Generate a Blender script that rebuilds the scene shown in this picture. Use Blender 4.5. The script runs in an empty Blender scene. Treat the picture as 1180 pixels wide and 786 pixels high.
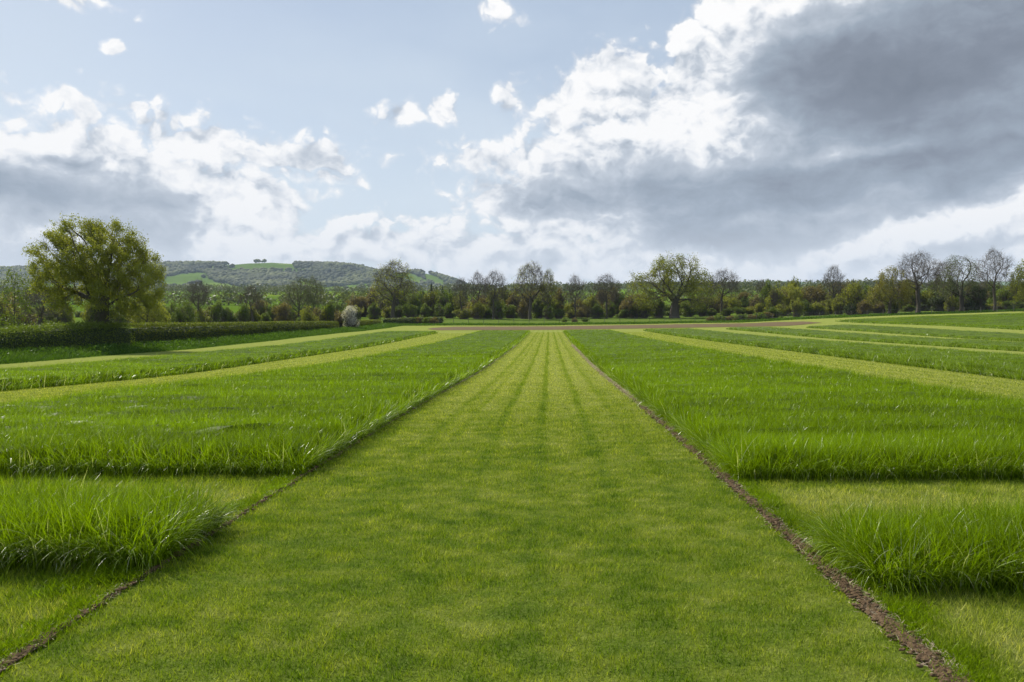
import bpy, bmesh, math, random
import numpy as np
from mathutils import Vector

random.seed(7)
RNG = np.random.default_rng(11)
SC = bpy.context.scene
COL = SC.collection
R = math.radians

# ------------------------------------------------------------------ camera
FPX, CX, CY = 918.0, 633.0, 369.5      # lens in photo pixels, vanishing point of the path
CAMH = 1.6
cd = bpy.data.cameras.new('camera')
cam = bpy.data.objects.new('camera', cd)
COL.objects.link(cam)
cam.location = (0, 0, CAMH)
cam.rotation_euler = (R(90), 0, 0)
cd.sensor_width = 36
cd.lens = 36 * FPX / 1180
cd.shift_x = -43 / 1180
cd.shift_y = -23.5 / 1180
cd.clip_end = 30000
SC.camera = cam
SC.view_settings.view_transform = 'Standard'
SC.view_settings.look = 'None'
SC.view_settings.gamma = 1
SC.view_settings.use_curve_mapping = False
SC.view_settings.exposure = 0.32
SC.cycles.volume_bounces = 0
SC.cycles.max_bounces = 6
SC.cycles.transparent_max_bounces = 8

# ------------------------------------------------------------------ sun and sky
SUN_AZ, SUN_EL = -48.0, 44.0            # degrees clockwise from +Y
sd = bpy.data.lights.new('sun', 'SUN')
sd.energy = 5.0
sd.angle = R(0.53)
sd.color = (1.0, 0.95, 0.86)
sun = bpy.data.objects.new('sun', sd)
COL.objects.link(sun)
az, el = R(SUN_AZ), R(SUN_EL)
SDIR = Vector((math.sin(az) * math.cos(el), math.cos(az) * math.cos(el), math.sin(el)))
sun.rotation_euler = SDIR.to_track_quat('Z', 'Y').to_euler()


class NT:
    """tiny expression helper over a node tree"""
    def __init__(s, tree):
        s.t = tree; s.n = tree.nodes; s.l = tree.links

    def new(s, typ, **kw):
        n = s.n.new(typ)
        for k, v in kw.items():
            setattr(n, k, v)
        return n

    def put(s, sock, v):
        if hasattr(v, 'links') or isinstance(v, bpy.types.NodeSocket):
            s.l.new(v, sock)
        elif v is not None:
            if hasattr(sock.default_value, '__len__') and not hasattr(v, '__len__'):
                v = (v,) * len(sock.default_value)
            if hasattr(sock.default_value, '__len__') and len(sock.default_value) == 4 and len(v) == 3:
                v = (*v, 1)
            sock.default_value = v

    def m(s, op, a, b=None, c=None, clamp=False):
        n = s.new('ShaderNodeMath', operation=op, use_clamp=clamp)
        s.put(n.inputs[0], a)
        if b is not None: s.put(n.inputs[1], b)
        if c is not None: s.put(n.inputs[2], c)
        return n.outputs[0]

    def vm(s, op, a, b=None, scale=None):
        n = s.new('ShaderNodeVectorMath', operation=op)
        s.put(n.inputs[0], a)
        if b is not None: s.put(n.inputs[1], b)
        if scale is not None: s.put(n.inputs['Scale'], scale)
        return n.outputs['Value'] if op in ('LENGTH', 'DOT_PRODUCT', 'DISTANCE') else n.outputs[0]

    def mapr(s, v, a, b, c=0.0, d=1.0, smooth=True):
        n = s.new('ShaderNodeMapRange')
        n.interpolation_type = 'SMOOTHSTEP' if smooth else 'LINEAR'
        for i, x in enumerate((v, a, b, c, d)):
            s.put(n.inputs[i], x)
        return n.outputs[0]

    def noise(s, vec, scale, detail=4, rough=0.5, dist=0.0, lac=2.0, dim='3D', color=False):
        n = s.new('ShaderNodeTexNoise', noise_dimensions=dim)
        s.put(n.inputs['Vector'], vec)
        n.inputs['Scale'].default_value = scale
        n.inputs['Detail'].default_value = detail
        n.inputs['Roughness'].default_value = rough
        n.inputs['Distortion'].default_value = dist
        n.inputs['Lacunarity'].default_value = lac
        return n.outputs['Color' if color else 'Fac']

    def mix(s, f, a, b, blend='MIX'):
        n = s.new('ShaderNodeMix', data_type='RGBA', blend_type=blend)
        s.put(n.inputs[0], f); s.put(n.inputs[6], a); s.put(n.inputs[7], b)
        return n.outputs[2]

    def xyz(s, v):
        n = s.new('ShaderNodeSeparateXYZ'); s.put(n.inputs[0], v)
        return n.outputs

    def vec(s, x, y, z=0.0):
        n = s.new('ShaderNodeCombineXYZ')
        for i, q in enumerate((x, y, z)): s.put(n.inputs[i], q)
        return n.outputs[0]

    def ramp(s, f, stops, interp='LINEAR'):
        n = s.new('ShaderNodeValToRGB')
        n.color_ramp.interpolation = interp
        e = n.color_ramp.elements
        while len(e) < len(stops): e.new(0.5)
        for q, (p, c) in zip(e, stops):
            q.position = p; q.color = (*c, 1)
        s.put(n.inputs[0], f)
        return n.outputs[0]


def sky_pt(px, py):
    """direction of a point of the view as azimuth and elevation, in hundredths of 1/9.18 rad"""
    u = (px - CX) / FPX; v = (CY - py) / FPX
    return math.atan(u) * 9.18, math.atan(v / math.hypot(1, u)) * 9.18


def build_world():
    w = bpy.data.worlds.new('World'); SC.world = w; w.use_nodes = True
    t = NT(w.node_tree); t.n.clear()
    tc = t.new('ShaderNodeTexCoord').outputs['Generated']
    d = t.vm('NORMALIZE', tc)
    x, y, z = t.xyz(d)
    A = t.m('MULTIPLY', t.m('ARCTAN2', x, y), 9.18)
    E = t.m('MULTIPLY', t.m('ARCSINE', z), 9.18)
    P = t.vec(A, E)
    wn = t.noise(P, 1.3, 4, 0.55, dim='2D', color=True)
    warp = t.vm('SCALE', t.vm('SUBTRACT', wn, (0.5, 0.5, 0.5)), scale=0.30)
    Pw = t.vm('ADD', P, warp)

    def blob(b, pos):
        px, py, rx, ry, rot, wt = b
        a, e = sky_pt(px, py)
        mp = t.new('ShaderNodeMapping', vector_type='TEXTURE')
        t.put(mp.inputs['Vector'], pos)
        mp.inputs['Location'].default_value = (a, e, 0)
        mp.inputs['Rotation'].default_value = (0, 0, R(rot))
        mp.inputs['Scale'].default_value = (rx / 100, ry / 100, 1)
        return t.vm('LENGTH', mp.outputs[0])

    def field(blobs, pos):
        acc = None
        for b in blobs:
            # distance inside the outline, in the same unit as the smaller radius
            k = b[5] * min(b[2], b[3]) / 38
            f = t.m('MULTIPLY_ADD', blob(b, pos), -k, k)
            acc = f if acc is None else t.m('SMOOTH_MAX', acc, f, 0.10)
        return acc

    def sums(blobs, pos):
        acc = None
        for b in blobs:
            f = t.mapr(blob(b, pos), 0.1, 1.0, b[5], 0.0)
            acc = f if acc is None else t.m('ADD', acc, f)
        return acc

    def billow(pos, off):
        q = pos if off is None else t.vm('ADD', pos, off)
        q = t.vm('MULTIPLY', q, (1.0, 1.35, 1.0))
        n1 = t.noise(q, 2.1, 8 if off is None else 5, 0.58, dim='2D')
        acc = None
        for sc, am, off2 in ((2.3, 0.62, 0.0), (5.6, 0.24, 5.0), (13.0, 0.08, 9.0)):
            n = t.noise(t.vm('ADD', q, (off2, off2, 0)), sc, 1.5, 0.5, dim='2D')
            p = t.m('MULTIPLY', t.m('ABSOLUTE', t.m('SUBTRACT', n, 0.5)), am * 2)
            acc = p if acc is None else t.m('ADD', acc, p)
        return t.m('ADD', t.m('MULTIPLY', n1, 0.75), acc)

    bank = [
        # the large bank on the right
        (1130, 60, 330, 190, 0, 1.5), (990, 80, 210, 150, 0, 1.2), (705, 105, 66, 58, 20, 1.0), (655, 120, 50, 34, 25, 1.0),
        (780, 135, 120, 46, 8, 1.1), (790, 185, 240, 60, 0, 1.1), (570, 182, 82, 22, 0, 1.0), (850, 245, 330, 66, -4, 1.3),
        (860, 30, 80, 60, 0, 1.0), (1000, 190, 330, 80, 0, 1.3), (580, 225, 66, 36, 0, 1.0),
        (1110, 265, 230, 70, 12, 1.2), (660, 262, 150, 34, 0, 1.0), (960, 300, 240, 44, 0, 1.1),
        # the bank on the left
        (95, 117, 72, 16, -4, 1.1), (40, 132, 60, 14, -30, .9), (30, 190, 190, 50, 0, 1.1), (235, 168, 130, 30, -6, 1.0),
        (330, 182, 90, 26, 0, 1.1), (385, 198, 44, 16, 0, 1.1), (270, 225, 95, 38, -10, 1.2), (260, 265, 66, 44, -35, 1.0), (40, 265, 270, 100, 0, 1.8), (160, 290, 150, 60, 0, 1.5),
        (285, 292, 60, 26, 0, 0.8),
    ]
    small = [
        (463, 131, 27, 15, 10, 2.1), (508, 130, 20, 20, 0, 1.8), (590, 112, 18, 28, 0, 1.6),
        (575, 10, 28, 15, -10, 2.0), (135, 52, 9, 7, 0, 4.0), (-8, 130, 22, 8, 0, 1.3),
        (30, -10, 80, 11, 0, 3.0), (410, 250, 60, 9, 0, 1.0), (330, 262, 50, 14, 0, .8),
        # low rows over the horizon
        (440, 284, 260, 27, 0, 1.3), (620, 296, 220, 36, 0, 1.5), (760, 280, 70, 16, 0, 0.9),
        (470, 256, 190, 12, -2, 1.3), (1180, 325, 260, 34, 0, 1.2), (560, 325, 500, 16, 0, 1.0),
    ]
    f = field(bank + small, t.vm('ADD', P, t.vm('SCALE', warp, scale=0.5)))
    b0 = billow(Pw, None)
    b1 = billow(Pw, (-0.09, 0.15, 0))
    bb = t.m('SUBTRACT', b0, 0.535)
    dens = t.m('ADD', f, t.m('MULTIPLY', bb, 1.75))
    alpha = t.mapr(dens, -0.10, 0.38)
    relief = t.m('SUBTRACT', b0, b1)
    dark = [
        (1110, 85, 330, 120, -5, 0.70), (940, 90, 170, 75, -25, 0.30), (1150, 20, 260, 90, 0, 0.22), (1200, 180, 260, 70, 0, .28),
        (830, 240, 330, 80, -3, 0.44), (700, 212, 150, 45, 0, 0.18), (1000, 200, 300, 70, 0, 0.30), (620, 240, 110, 40, 0, 0.12),
        (20, 262, 300, 95, 0, 0.30), (40, 214, 200, 30, 3, 0.18), (190, 240, 100, 50, 0, 0.10), (180, 290, 110, 50, 0, .14),
        (350, 182, 60, 16, 0, 0.16), (620, 298, 120, 12, 0, 0.22), (1060, 296, 170, 20, 10, 0.30),
        (850, 285, 200, 30, 0, 0.24), (690, 290, 100, 10, 0, .15), (1170, 240, 90, 20, 0, .2), (740, 110, 40, 30, 0, .12),
    ]
    bright = [(1110, 252, 200, 26, 14, 0.46), (930, 300, 140, 22, 12, 0.30), (262, 262, 60, 70, -35, 0.34),
              (1190, 195, 50, 24, 0, 0.25), (780, 140, 90, 34, 10, 0.2),
              (1040, 166, 190, 12, 4, 0.20), (590, 262, 110, 16, 0, 0.2), (860, 30, 60, 60, 0, .2)]
    dk = t.m('SUBTRACT', sums(dark, Pw), sums(bright, Pw))
    dk = t.m('ADD', dk, t.m('MULTIPLY', t.m('SUBTRACT', t.noise(t.vm('MULTIPLY', Pw, (1, 2.2, 1)), 0.9, 7, 0.60, dim='2D'), 0.5), 0.82))
    dk = t.m('MULTIPLY', dk, t.mapr(dens, 0.10, 0.80, 0.10, 1.0))
    lit = t.m('MULTIPLY', relief, t.mapr(dk, 0.0, 0.42, 0.80, 0.13))
    shade = t.m('MULTIPLY', t.m('ADD', t.m('SUBTRACT', dk, lit), 0.12), 0.66, clamp=True)
    ccol = t.ramp(shade, [(0.0, (1.03, 1.02, 1.01)), (0.106, (0.88, 0.895, 0.92)), (0.225, (0.57, 0.62, 0.69)),
                          (0.40, (0.335, 0.39, 0.465)), (0.60, (0.215, 0.245, 0.30)), (1.0, (0.105, 0.12, 0.15))])
    # the lowest clouds fade into bright hazy air
    ccol = t.mix(t.mapr(E, 0.25, 1.3, 0.65, 0.0), ccol, (0.90, 0.93, 0.97))
    # clear air with a high thin veil
    sk = t.new('ShaderNodeTexSky', sky_type='NISHITA')
    sk.sun_disc = False
    sk.sun_elevation = el
    sk.sun_rotation = az
    sk.altitude = 50
    sk.air_density = 1.0; sk.dust_density = 1.2; sk.ozone_density = 1.5
    bg1 = t.new('ShaderNodeBackground'); t.put(bg1.inputs[0], sk.outputs[0]); bg1.inputs[1].default_value = 0.08
    veiln = t.noise(t.vm('MULTIPLY', t.vm('ADD', P, warp), (0.55, 1.6, 1)), 0.8, 5, 0.5, dim='2D')
    veil = t.m('ADD', t.m('MULTIPLY', t.m('SUBTRACT', veiln, 0.5), 0.55), t.mapr(E, 0.0, 3.6, 0.85, 0.66), clamp=True)
    vb = t.mapr(z, 0.05, 0.6, 0.0, 1.0)
    vcol = t.mix(vb, (0.76, 0.845, 0.92), (0.46, 0.57, 0.73))
    allcol = t.mix(alpha, vcol, ccol)
    allfac = t.m('MAXIMUM', veil, alpha)
    bg2 = t.new('ShaderNodeBackground'); t.put(bg2.inputs[0], allcol); bg2.inputs[1].default_value = 0.81
    mx = t.new('ShaderNodeMixShader')
    t.put(mx.inputs[0], allfac); t.l.new(bg1.outputs[0], mx.inputs[1]); t.l.new(bg2.outputs[0], mx.inputs[2])
    out = t.new('ShaderNodeOutputWorld'); t.l.new(mx.outputs[0], out.inputs['Surface'])
    w.cycles.sampling_method = 'MANUAL'
    w.cycles.sample_map_resolution = 512


build_world()

# ------------------------------------------------------------------ terrain
_zy = np.array([-400, 8, 22, 35, 60, 85, 105, 122, 140, 165, 195, 230, 300, 500, 800, 1200, 1800, 4000, 9000.])
_zz = np.array([0, 0, 0, 0, 0, 0, .03, .2, .55, 1.15, 2.3, 3.6, 6, 15, 30, 47, 52, 60, 100.])
_fine = np.concatenate([np.arange(-400, 320, 1.0), np.geomspace(320, 9000, 400)])
_fz = np.interp(_fine, _zy, _zz)
_k = np.ones(13) / 13
_fz[6:700] = np.convolve(_fz, _k, 'same')[6:700]


def sstep(x, a, b):
    t = np.clip((x - a) / (b - a), 0, 1)
    return t * t * (3 - 2 * t)


_hpx = np.array([-900, -300, 0, 35, 130, 180, 215, 290, 320, 345, 400, 418, 432, 450, 490, 510, 525, 545, 575, 620, 680, 2000.])
_hpy = np.array([330, 316, 312, 311, 310, 309, 305, 305.5, 303, 305, 306, 308, 313, 315, 315, 319, 324, 332, 338, 345, 352, 352.])
_hX = (_hpx - CX) / FPX * 3000
_hZ = CAMH + (CY - _hpy) / FPX * 3000 - 58


def vnoise(x, y, seed=0):
    g = np.random.default_rng(seed).random((256, 256))
    xi = np.floor(x).astype(int); yi = np.floor(y).astype(int)
    fx = x - xi; fy = y - yi
    fx = fx * fx * (3 - 2 * fx); fy = fy * fy * (3 - 2 * fy)
    a = g[xi % 256, yi % 256]; b = g[(xi + 1) % 256, yi % 256]
    c = g[xi % 256, (yi + 1) % 256]; d = g[(xi + 1) % 256, (yi + 1) % 256]
    return (a * (1 - fx) + b * fx) * (1 - fy) + (c * (1 - fx) + d * fx) * fy


def fbm(x, y, seed=0, oct=4):
    s = 0; a = 1; t = 0
    for i in range(oct):
        s = s + a * vnoise(x * 2 ** i + 17 * i, y * 2 ** i + 31 * i, seed + i); t += a; a *= .5
    return s / t


def tz(X, Y):
    X = np.asarray(X, float); Y = np.asarray(Y, float)
    z = np.interp(Y, _fine, _fz)
    dip = -0.26 * sstep(Y, 8, 34) * (1 - sstep(Y, 55, 108))
    wl = np.where(X < -2, 1 + np.clip((-2 - X) / 14, 0, 1), 1 - sstep(X, 1, 11))
    z = z + dip * wl
    z = z + 0.013 * np.clip(X, 0, 60) * sstep(Y, 60, 108)
    z = z + 0.032 * np.clip(X - 36, 0, 75)
    # hill on the far left and blue hills beyond
    tt = (Y - 1400) / 1600
    prof = np.interp(tt, [0, .3, .5, .7, .85, .92, 1, 1.3, 2, 3], [0, .15, .32, .6, .9, .97, 1, .95, .6, .3])
    z = z + np.interp(X, _hX, np.maximum(_hZ, 0)) * prof
    far = 235 * np.exp(-((Y - 6300) / 500) ** 2) * sstep(X, -1500, 800) * (0.82 + 0.3 * fbm(X / 900, Y / 2000, 5, 3))
    z = z + far
    rough = sstep(Y, 300, 1500) * 6 * (fbm(X / 160, Y / 160, 3, 3) - .5)
    return z + rough


# ------------------------------------------------------------------ mesh helpers
def mesh_from(name, V, Q=None, T=None, mats=(), midx=None, smooth=False, attrs=None):
    me = bpy.data.meshes.new(name)
    V = np.asarray(V, np.float32)
    nq = 0 if Q is None else len(Q); nt = 0 if T is None else len(T)
    me.vertices.add(len(V)); me.vertices.foreach_set('co', V.ravel())
    loops = []
    starts = []
    if nq: loops.append(np.asarray(Q, np.int32).ravel()); starts.append(np.arange(nq) * 4)
    if nt: loops.append(np.asarray(T, np.int32).ravel()); starts.append(np.arange(nt) * 3 + nq * 4)
    loops = np.concatenate(loops); starts = np.concatenate(starts)
    me.loops.add(len(loops)); me.loops.foreach_set('vertex_index', loops.astype(np.int32))
    me.polygons.add(nq + nt)
    me.polygons.foreach_set('loop_start', starts.astype(np.int32))
    if midx is not None: me.polygons.foreach_set('material_index', np.asarray(midx, np.int32))
    me.polygons.foreach_set('use_smooth', np.full(nq + nt, smooth, bool))
    me.update(calc_edges=True)
    for m in mats: me.materials.append(m)
    for k, a in (attrs or {}).items():
        at = me.attributes.new(k, 'FLOAT', 'POINT'); at.data.foreach_set('value', np.asarray(a, np.float32))
    return me


def link(name, me, parent=None, loc=(0, 0, 0)):
    o = bpy.data.objects.new(name, me); COL.objects.link(o); o.location = loc
    if parent is not None: o.parent = parent
    return o


def tag(o, label=None, cat=None, group=None, kind=None):
    if label: o['label'] = label
    if cat: o['category'] = cat
    if group: o['group'] = group
    if kind: o['kind'] = kind
    return o


def grid_mesh(name, xs, ys, zf, mats, smooth=True):
    XX, YY = np.meshgrid(xs, ys, indexing='ij')
    V = np.stack([XX, YY, zf(XX, YY)], -1).reshape(-1, 3)
    n, m = len(xs), len(ys)
    i = np.arange(n - 1)[:, None] * m + np.arange(m - 1)[None]
    Q = np.stack([i, i + m, i + m + 1, i + 1], -1).reshape(-1, 4)
    return mesh_from(name, V, Q, None, mats, smooth=smooth)


# ------------------------------------------------------------------ materials
def newmat(name):
    m = bpy.data.materials.new(name); m.use_nodes = True
    t = NT(m.node_tree); t.n.clear()
    return m, t


def finish(t, shader, disp=None):
    o = t.new('ShaderNodeOutputMaterial'); t.l.new(shader, o.inputs['Surface'])


def pbsdf(t, col, rough=0.8, spec=0.3, normal=None):
    b = t.new('ShaderNodeBsdfPrincipled')
    t.put(b.inputs['Base Color'], col); t.put(b.inputs['Roughness'], rough)
    b.inputs['Specular IOR Level'].default_value = spec
    if normal is not None: t.l.new(normal, b.inputs['Normal'])
    return b.outputs[0]


def bump(t, h, strength, dist):
    n = t.new('ShaderNodeBump'); t.put(n.inputs['Height'], h)
    n.inputs['Strength'].default_value = strength; n.inputs['Distance'].default_value = dist
    return n.outputs[0]


STRIPES = (-1.62, -1.28, -0.74, -0.11, 0.58, 1.12)


def lawn_color(t, near=True):
    """colour of the mown turf as a function of where it grows"""
    pos = t.new('ShaderNodeNewGeometry').outputs['Position']
    x, y, z = t.xyz(pos)
    n1 = t.noise(pos, 0.9, 4, 0.55)
    n2 = t.noise(t.vm('MULTIPLY', pos, (1.0, 1.4, 1)), 3.2, 5, 0.65)
    n3 = t.noise(t.vm('MULTIPLY', pos, (0.25, 1.9, 1)), 1.6, 3, 0.6)     # bars left across the path by the mower
    f = t.m('ADD', t.m('MULTIPLY', t.m('SUBTRACT', n1, 0.5), t.mapr(y, 5, 25, 0.9, 0.5)), t.m('MULTIPLY', t.m('SUBTRACT', n2, 0.5), t.mapr(y, 5, 25, 1.9, 1.2)))
    f = t.m('ADD', f, t.m('MULTIPLY', t.m('SUBTRACT', n3, 0.5), 0.35))
    f = t.m('ADD', f, t.mapr(y, 4, 24, 0.48, 0.92))
    # yellowed middles of the gaps between the first plots, beside the path
    side = t.m('MAXIMUM', t.mapr(x, -2.5, -2.8), t.mapr(x, 1.85, 2.3))
    g1 = t.m('SUBTRACT', 1.0, t.m('MULTIPLY', t.m('ABSOLUTE', t.m('SUBTRACT', y, 7.0)), 1.2), clamp=True)
    g2 = t.m('SUBTRACT', 1.0, t.m('MULTIPLY', t.m('ABSOLUTE', t.m('SUBTRACT', y, 4.0)), 1.3), clamp=True)
    gp = t.m('MULTIPLY', t.m('ADD', g1, g2), side)
    f = t.m('ADD', f, t.m('MULTIPLY', gp, 0.55))
    # wheel and roller lines along the path
    st = None
    wob = t.m('MULTIPLY', t.m('SUBTRACT', t.noise(t.vm('MULTIPLY', pos, (0, 1, 0)), 0.12, 2), 0.5), 0.22)
    xx = t.m('ADD', x, wob)
    for k, sx in enumerate(STRIPES):
        q = t.mapr(t.m('ABSOLUTE', t.m('SUBTRACT', xx, sx)), 0.02, 0.11, (0.55, .75, 1, 1, .9, .5)[k], 0.0)
        st = q if st is None else t.m('MAXIMUM', st, q)
    st = t.m('MULTIPLY', st, t.mapr(y, 4, 20, 0.28, 1.0))
    st = t.m('MULTIPLY', st, t.mapr(y, 104, 110, 1.0, 0.0))
    # alternate lanes lie a little lighter
    lane = t.m('MULTIPLY', t.m('SINE', t.m('MULTIPLY', xx, 9.0)), t.mapr(y, 4, 25, .35, 1))
    f = t.m('ADD', f, t.m('MULTIPLY', lane, 0.10))
    f = t.m('SUBTRACT', f, t.m('MULTIPLY', st, 0.33), clamp=True)
    col = t.ramp(f, [(0.0, (0.060, 0.125, 0.006)), (0.30, (0.130, 0.210, 0.010)), (0.60, (0.230, 0.295, 0.026)),
                     (1.0, (0.370, 0.400, 0.105))])
    return col, pos


def make_lawn_ground():
    m, t = newmat('lawn_turf')
    col, pos = lawn_color(t)
    x, y, z = t.xyz(pos)
    fine = t.noise(pos, 55, 3, 0.7)
    col = t.mix(t.mapr(y, 6, 30, 0.6, 0.35), col, t.ramp(fine, [(0.3, (0.04, 0.065, 0.012)), (0.7, (0.20, 0.23, 0.06))]), 'MIX')
    col = t.mix(1.0, col, (0.84, 0.84, 0.84), 'MULTIPLY')  # turf colour darkened evenly for the shade blades would cast on it
    h = t.m('ADD', t.noise(pos, 40, 4, 0.7), t.m('MULTIPLY', t.noise(pos, 6, 3, 0.6), 1.5))
    finish(t, pbsdf(t, col, 0.9, 0.0, bump(t, h, 0.9, 0.03)))
    return m


def make_blade(name, c_dark, c_light, lawn=False, transl=0.42, rough=0.42, spec=0.5, dry=None):
    m, t = newmat(name)
    v = t.new('ShaderNodeAttribute', attribute_name='var').outputs['Fac']
    tt = t.new('ShaderNodeAttribute', attribute_name='tip').outputs['Fac']
    if lawn:
        col, pos = lawn_color(t)
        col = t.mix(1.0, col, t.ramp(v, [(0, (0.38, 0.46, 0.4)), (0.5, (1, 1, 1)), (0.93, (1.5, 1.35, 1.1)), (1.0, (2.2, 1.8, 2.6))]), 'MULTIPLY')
    else:
        pos = t.new('ShaderNodeNewGeometry').outputs['Position']
        n = t.noise(t.vm('MULTIPLY', pos, (0.15, 1, 0)), 0.9, 3, 0.6)
        f = t.m('ADD', t.m('MULTIPLY', v, 0.6), t.m('MULTIPLY', t.m('SUBTRACT', n, 0.5), 1.1))
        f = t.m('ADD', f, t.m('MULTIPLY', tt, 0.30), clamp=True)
        col = t.mix(f, c_dark, c_light)
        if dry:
            col = t.mix(t.mapr(v, 0.982, 0.992), col, dry)  # pale colour: dry blades, and glints painted on the plot edges
    b = pbsdf(t, col, rough, spec)
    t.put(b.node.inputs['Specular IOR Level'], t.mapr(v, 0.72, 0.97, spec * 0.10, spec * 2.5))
    tr = t.new('ShaderNodeBsdfTranslucent')
    t.put(tr.inputs[0], t.mix(1.0, col, (1.25, 1.30, 0.35), 'MULTIPLY'))
    mx = t.new('ShaderNodeMixShader'); mx.inputs[0].default_value = transl
    t.l.new(b, mx.inputs[1]); t.l.new(tr.outputs[0], mx.inputs[2])
    finish(t, mx.outputs[0])
    return m


def make_leaf(name, c1, c2, transl=0.35, hue=0.0, rough=0.55):
    m, t = newmat(name)
    v = t.new('ShaderNodeAttribute', attribute_name='var').outputs['Fac']
    oi = t.new('ShaderNodeObjectInfo').outputs['Random']
    f = t.m('ADD', t.m('MULTIPLY', v, 0.75), t.m('MULTIPLY', oi, 0.3), clamp=True)
    col = t.mix(f, c1, c2)
    b = pbsdf(t, col, rough, 0.3)
    tr = t.new('ShaderNodeBsdfTranslucent')
    t.put(tr.inputs[0], t.mix(1.0, col, (1.2, 1.2, 0.6), 'MULTIPLY'))
    mx = t.new('ShaderNodeMixShader'); mx.inputs[0].default_value = transl
    t.l.new(b, mx.inputs[1]); t.l.new(tr.outputs[0], mx.inputs[2])
    finish(t, mx.outputs[0])
    return m


def make_bark(name, c1, c2):
    m, t = newmat(name)
    pos = t.new('ShaderNodeTexCoord').outputs['Object']
    n = t.noise(t.vm('MULTIPLY', pos, (1, 1, 0.3)), 9, 4, 0.6)
    col = t.mix(n, c1, c2)
    finish(t, pbsdf(t, col, 0.9, 0.15, bump(t, n, 0.6, 0.05)))
    return m


def make_soil(name, c1, c2, c3, sc):
    m, t = newmat(name)
    pos = t.new('ShaderNodeNewGeometry').outputs['Position']
    n = t.noise(pos, sc, 5, 0.65)
    n2 = t.noise(t.vm('MULTIPLY', pos, (0.2, 1, 1)), sc * 0.2, 3, 0.6)
    col = t.mix(n, c1, c2)
    col = t.mix(t.mapr(n2, 0.55, 0.75, 0, 0.6), col, c3)
    finish(t, pbsdf(t, col, 0.95, 0.1, bump(t, n, 0.8, 0.05)))
    return m


def make_fields():
    m, t = newmat('far_fields')
    pos = t.new('ShaderNodeNewGeometry').outputs['Position']
    x, y, z = t.xyz(pos)
    wv = t.vm('ADD', pos, t.vm('SCALE', t.noise(pos, 0.004, 2, 0.5, color=True), scale=120))
    v = t.new('ShaderNodeTexVoronoi', voronoi_dimensions='2D', distance='MINKOWSKI')
    v.inputs['Exponent'].default_value = 3
    t.put(v.inputs['Vector'], t.vm('MULTIPLY', wv, (1, 0.7, 0)))
    v.inputs['Scale'].default_value = 0.0055
    cr = t.xyz(v.outputs['Color'])[0]
    col = t.ramp(cr, [(0.0, (0.070, 0.130, 0.012)), (0.3, (0.115, 0.205, 0.014)), (0.6, (0.150, 0.215, 0.022)),
                      (0.85, (0.095, 0.165, 0.016)), (1.0, (0.15, 0.16, 0.05))], 'CONSTANT')
    n = t.noise(pos, 0.05, 4, 0.6)
    col = t.mix(0.4, col, t.mix(n, (0.06, 0.10, 0.012), (0.16, 0.22, 0.02)))
    nearc = t.mix(t.noise(pos, 1.1, 5, 0.65), (0.055, 0.095, 0.016), (0.15, 0.20, 0.035))
    col = t.mix(t.mapr(y, 170, 230), nearc, col)
    finish(t, pbsdf(t, col, 0.9, 0.0, bump(t, t.noise(pos, 1.5, 4, 0.6), 0.7, 0.3)))
    return m


M_LAWN = make_lawn_ground()
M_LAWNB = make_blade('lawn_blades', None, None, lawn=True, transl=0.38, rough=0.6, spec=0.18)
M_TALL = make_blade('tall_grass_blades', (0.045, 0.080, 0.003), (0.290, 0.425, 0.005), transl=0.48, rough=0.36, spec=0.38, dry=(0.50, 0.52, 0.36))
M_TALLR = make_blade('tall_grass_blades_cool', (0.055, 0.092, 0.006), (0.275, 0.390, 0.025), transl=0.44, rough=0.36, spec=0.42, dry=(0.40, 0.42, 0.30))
M_VERGE = make_blade('verge_leaves', (0.035, 0.080, 0.012), (0.120, 0.210, 0.030), transl=0.35, rough=0.6, spec=0.15)
M_FIELD = make_fields()
M_SOIL = make_soil('bare_soil', (0.085, 0.058, 0.028), (0.175, 0.125, 0.062), (0.15, 0.13, 0.05), 3.0)
M_DIRT = make_soil('edge_dirt', (0.055, 0.036, 0.020), (0.220, 0.145, 0.080), (0.30, 0.22, 0.12), 30.0)
M_STRAW = make_leaf('dry_straw', (0.20, 0.13, 0.07), (0.52, 0.43, 0.30), 0.1)
M_BARK = make_bark('bark', (0.05, 0.043, 0.034), (0.13, 0.11, 0.085))
M_BARKG = make_bark('pale_bark', (0.07, 0.06, 0.05), (0.17, 0.145, 0.12))
M_TWIG = make_bark('twigs', (0.085, 0.068, 0.052), (0.165, 0.135, 0.105))
M_TWIGG = make_bark('grey_twigs', (0.10, 0.085, 0.07), (0.19, 0.165, 0.14))
L_OAK = make_leaf('oak_spring_leaves', (0.115, 0.135, 0.014), (0.350, 0.365, 0.050), 0.48)
L_GOLD = make_leaf('golden_leaves', (0.13, 0.13, 0.015), (0.30, 0.27, 0.04), 0.35)
L_GREEN = make_leaf('green_leaves', (0.060, 0.098, 0.012), (0.180, 0.235, 0.032), 0.45)
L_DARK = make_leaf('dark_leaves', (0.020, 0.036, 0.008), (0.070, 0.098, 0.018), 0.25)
L_BROWN = make_leaf('brown_buds', (0.105, 0.088, 0.030), (0.240, 0.195, 0.062), 0.42)
L_WILLOW = make_leaf('willow_leaves', (0.07, 0.095, 0.030), (0.17, 0.20, 0.075), 0.35)
L_HEDGE = make_leaf('hedge_leaves', (0.060, 0.090, 0.010), (0.215, 0.240, 0.032), 0.48)
L_WHITE = make_leaf('white_blossom', (0.50, 0.47, 0.43), (0.80, 0.77, 0.75), 0.30)
L_WOOD = make_leaf('wood_crowns', (0.020, 0.032, 0.013), (0.145, 0.160, 0.045), 0.0, rough=0.9)

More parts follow.
